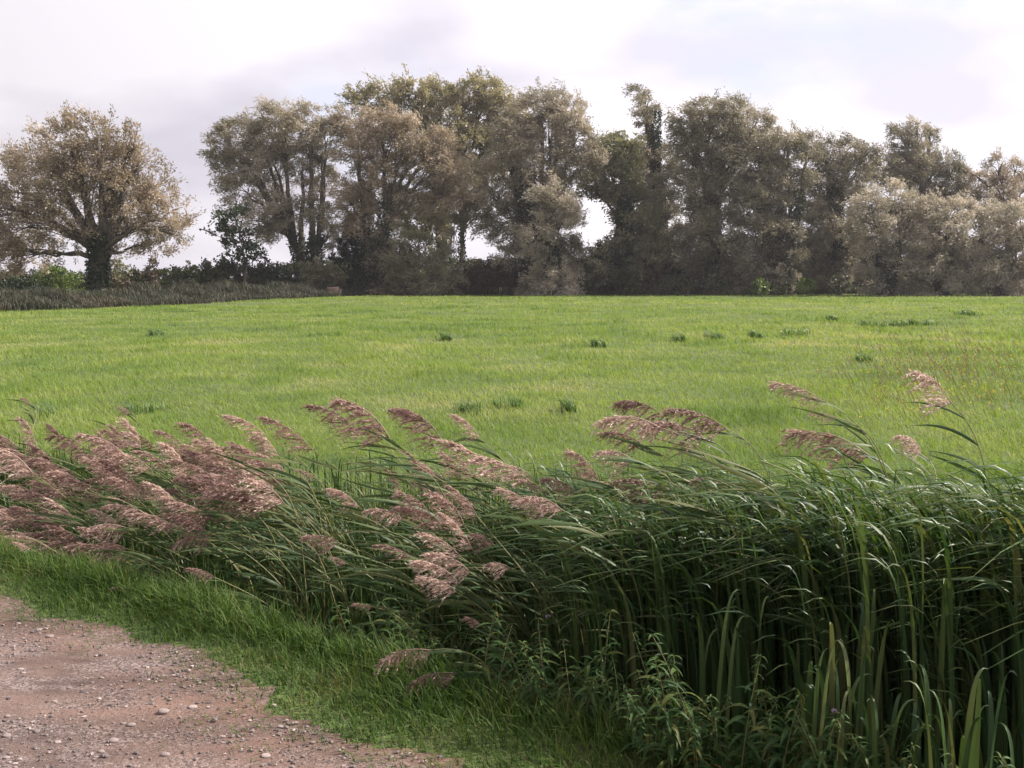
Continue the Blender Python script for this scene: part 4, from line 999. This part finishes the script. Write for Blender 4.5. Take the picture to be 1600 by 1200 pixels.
sh = [(505, 402, 90, 96, 'olive', 'grey-green rounded shrub at the foot of the first forked willow'),
      (548, 350, 58, 99, 'dark', 'tall dark evergreen shrub between the forked willow and the browning willow'), (575, 400, 60, 97, 'dark', 'very dark shrub left of the hanging brown willow curtain'),
      (628, 380, 60, 99, 'dark', 'dark tall shrub behind the hanging brown willow curtain'), (655, 415, 60, 100, 'dark', 'dark shrub behind the pale low willow'),
      (700, 425, 70, 99, 'brownshrub', 'brownish low shrub at the foot of the pale bare trunk'), (755, 402, 80, 101, 'brownshrub', 'brown shrub closing the bottom of the widest sky gap'), (790, 412, 60, 99, 'brownshrub', 'brown-red shrub right of the widest sky gap'),
      (820, 395, 50, 101, 'dark', 'dark shrub beside the ivied trunk of the large willow'), (850, 420, 60, 97, 'dark', 'dark green shrub in front of the ivied trunk'), (905, 405, 60, 99, 'hedge', 'green-brown shrub under the small sky gap'),
      (945, 372, 60, 101, 'dark', 'very dark shrub rising right of the small sky gap'), (965, 420, 80, 98, 'hedge', 'low tangled shrub before the olive willow'), (1010, 380, 80, 103, 'dark', 'black-green tall shrub under the slim tufted tree'),
      (1035, 430, 60, 97, 'brownshrub', 'low brown shrub at the foot of the slim tufted tree'), (1075, 395, 60, 104, 'dark', 'dark shrub behind the leaning bare stem'), (1070, 432, 66, 96, 'hedge', 'mid green low shrub left of the lime green bush'),
      (1120, 430, 60, 96, 'hedge', 'green low shrub under the tall domed willow'), (1184, 430, 26, 95, 'lime', 'small bright lime green bush at the edge of the field'), (1160, 395, 60, 103, 'dark', 'dark shrub filling the gap behind the domed willow'),
      (1225, 438, 50, 96, 'hedge', 'low green shrub right of the lime green bush'), (1262, 432, 50, 95, 'lime', 'dull lime green bush right of the low green shrub'), (1250, 360, 70, 104, 'dark', 'dark tall shrub behind the dense grey willow'),
      (1330, 340, 70, 104, 'dark', 'dark tall shrub in the shadowy cleft before the pale row'), (1310, 435, 70, 97, 'hedge', 'low green shrub at the foot of the shadowy cleft'), (1400, 435, 80, 97, 'hedge', 'low shrub below the first pale willow'),
      (1430, 380, 80, 104, 'dark', 'dark shrub between the first and second pale willows'), (1480, 438, 80, 97, 'brownshrub', 'low brown shrub below the second pale willow'), (1530, 380, 90, 104, 'dark', 'dark shrub behind the last pale willows'),
      (1560, 440, 90, 97, 'hedge', 'low green shrub near the right edge'), (1620, 390, 90, 103, 'dark', 'dark shrub at the right edge behind the pale willow')]
for a_ in sh: shrub(*a_)

# left hedge, receding
hd = empty('hedge', (-30, 85, 0), 'dark overgrown hedge running behind the reed bed at the left', 'hedge')
C, R = [], []
for p in np.arange(-40, 480, 13):
    D = 88 + rng.uniform(-1, 1) + max(0, (p - 200)) * .03
    ty = np.interp(p, [-40, 0, 60, 150, 220, 300, 350, 420, 480], [430, 428, 424, 430, 425, 418, 412, 416, 416]) + rng.normal(0, 2.5)
    topz = at(p, ty, D)[2]; x = (p - 800) / F * D
    for kz in (.3, .72):
        C.append([x, D + rng.normal(0, .4), topz * kz]); R.append([.9, .9, topz * .34])
C, R = np.array(C), np.array(R)
for (m_, sel, nm) in (('hedge', slice(None), 'foliage'),):
    (V, Fq, r), tw = foliage(C - np.array([-30, 85, 0]), R, 260, 22, .5, .2, .13, .2, 0, .22)
    link('foliage', mesh_from('foliage', V, Fq, r, mat=M[m_]), hd)
link('stems', mesh_from('stems', *tubes(tw[:, ::2], np.linspace(.03, .012, 3)[None].repeat(len(tw), 0), 3), mat=M['bark']), hd)
GH = 'bushes standing in the left hedge'
for a_ in [(85, 412, 90, 84, 'lime', 'yellow-green bush in the hedge under the lone willow'), (20, 425, 60, 84, 'dark', 'dark bush in the hedge at the left edge'), (55, 440, 50, 82, 'dark', 'blackish hollow bush in front of the yellow-green bush'),
           (195, 400, 44, 85, 'olive', 'thin grey-brown bush right of the lone willow trunk'), (180, 432, 50, 80, 'brownshrub', 'low grey bush at the foot of the lone willow trunk'), (242, 402, 30, 88, 'brownshrub', 'twiggy reddish bush poking above the hedge'),
           (300, 408, 26, 90, 'hedge', 'small pointed bush top in the middle of the hedge'), (345, 404, 60, 93, 'dark', 'dark bush below the small leafy tree'), (430, 412, 80, 94, 'dark', 'dark bush between the small leafy tree and the forked trunk')]:
    shrub(*a_, group=GH, dens=.8)

# second hedge closing the view behind the tree line
hd2 = empty('hedge', (10, 113, 0), 'long dark hedge closing the gaps far behind the tree trunks', 'hedge')
C, R = [], []
for p in np.arange(520, 1680, 14):
    D = 113 + rng.uniform(-1, 1); topz = at(p, 410 + rng.normal(0, 4), D)[2]; x = (p - 800) / F * D
    for kz in (.28, .72):
        C.append([x, D, topz * kz]); R.append([1.1, 1.0, topz * .34])
(V, Fq, r), tw = foliage(np.array(C) - np.array([10, 113, 0]), np.array(R), 240, 22, .6, .26, .17, .2, 0, .22)
link('foliage', mesh_from('foliage', V, Fq, r, mat=M['hedge']), hd2)
link('stems', mesh_from('stems', *tubes(tw[:, ::2], np.linspace(.03, .012, 3)[None].repeat(len(tw), 0), 3), mat=M['bark']), hd2)

# reed bed strip in front of the hedge
n = 60000
yb = rng.uniform(46, 97, n); xb = field_left(yb) + (fbm(yb, yb * 0, .5, 3) - .44) * 1.6 - rng.random(n) ** 1.1 * 4.5 + .2
z = height(xb, yb); top = np.interp(800 + F * xb / yb, [0, 150, 300, 470], [.85, .9, 1.1, .95])
deep = np.clip((field_left(yb) - xb) / 2.5, 0, 1)
hh = top * rng.random(n) ** .55 * (0.35 + .65 * deep) * (0.35 + 1.6 * fbm(xb, yb, .7, 4))
tag(link('reed_bed', mesh_from('reed_bed', *long_blades(np.stack([xb, yb, z], 1), hh, hh * rng.uniform(.1, 1.1, n), rng.uniform(.015, .04, n), 5, rng.normal(PI, 1.3, n), keel=0, twist=False), mat=M['farreed'])),
    'strip of tall dull reeds along the left edge of the field', kind='stuff')
# rough long grass along the foot of the trees
n = 16000
xb = rng.uniform(-14, 56, n); yb = rng.uniform(101.0, 104, n) - 6.5 * np.clip(fbm(xb, xb * 0, .35, 4) - .42, 0, 1); z = height(xb, yb)
hh = rng.uniform(.3, .8, n)
tag(link('rough_grass', mesh_from('rough_grass', *long_blades(np.stack([xb, yb, z], 1), hh, hh * rng.uniform(.05, .4, n), rng.uniform(.03, .06, n), 4, rng.normal(PI, .7, n), keel=0, twist=False), mat=M['hedge'])),
    'rough dark grass along the foot of the tree line', kind='stuff')

# old hay bale under the first willow
def bale():
    bm = bmesh.new()
    bmesh.ops.create_cone(bm, cap_ends=True, segments=40, radius1=.62, radius2=.62, depth=1.3)
    bmesh.ops.bevel(bm, geom=[e for e in bm.edges if len(e.link_faces) == 2 and abs(e.link_faces[0].normal.dot(e.link_faces[1].normal)) < .3], offset=.14, segments=4, affect='EDGES')
    bmesh.ops.subdivide_edges(bm, edges=bm.edges[:], cuts=2, use_grid_fill=True)
    for v in bm.verts:
        v.co *= 1 + .04 * math.sin(v.co.x * 9 + v.co.z * 13) * math.cos(v.co.y * 11)
    bmesh.ops.rotate(bm, verts=bm.verts, cent=(0, 0, 0), matrix=Matrix.Rotation(PI / 2, 3, 'Y'))
    me = bpy.data.meshes.new('hay_bale'); bm.to_mesh(me); bm.free(); me.materials.append(M['hay']); me.shade_smooth(); return me
D = 91; x = (521 - 800) / F * D
o = link('hay_bale', bale()); o.location = (x, D, float(height(x, D)) + .2)
tag(o, 'weathered brown hay bale sunk in the grass under the first willow', 'hay bale')
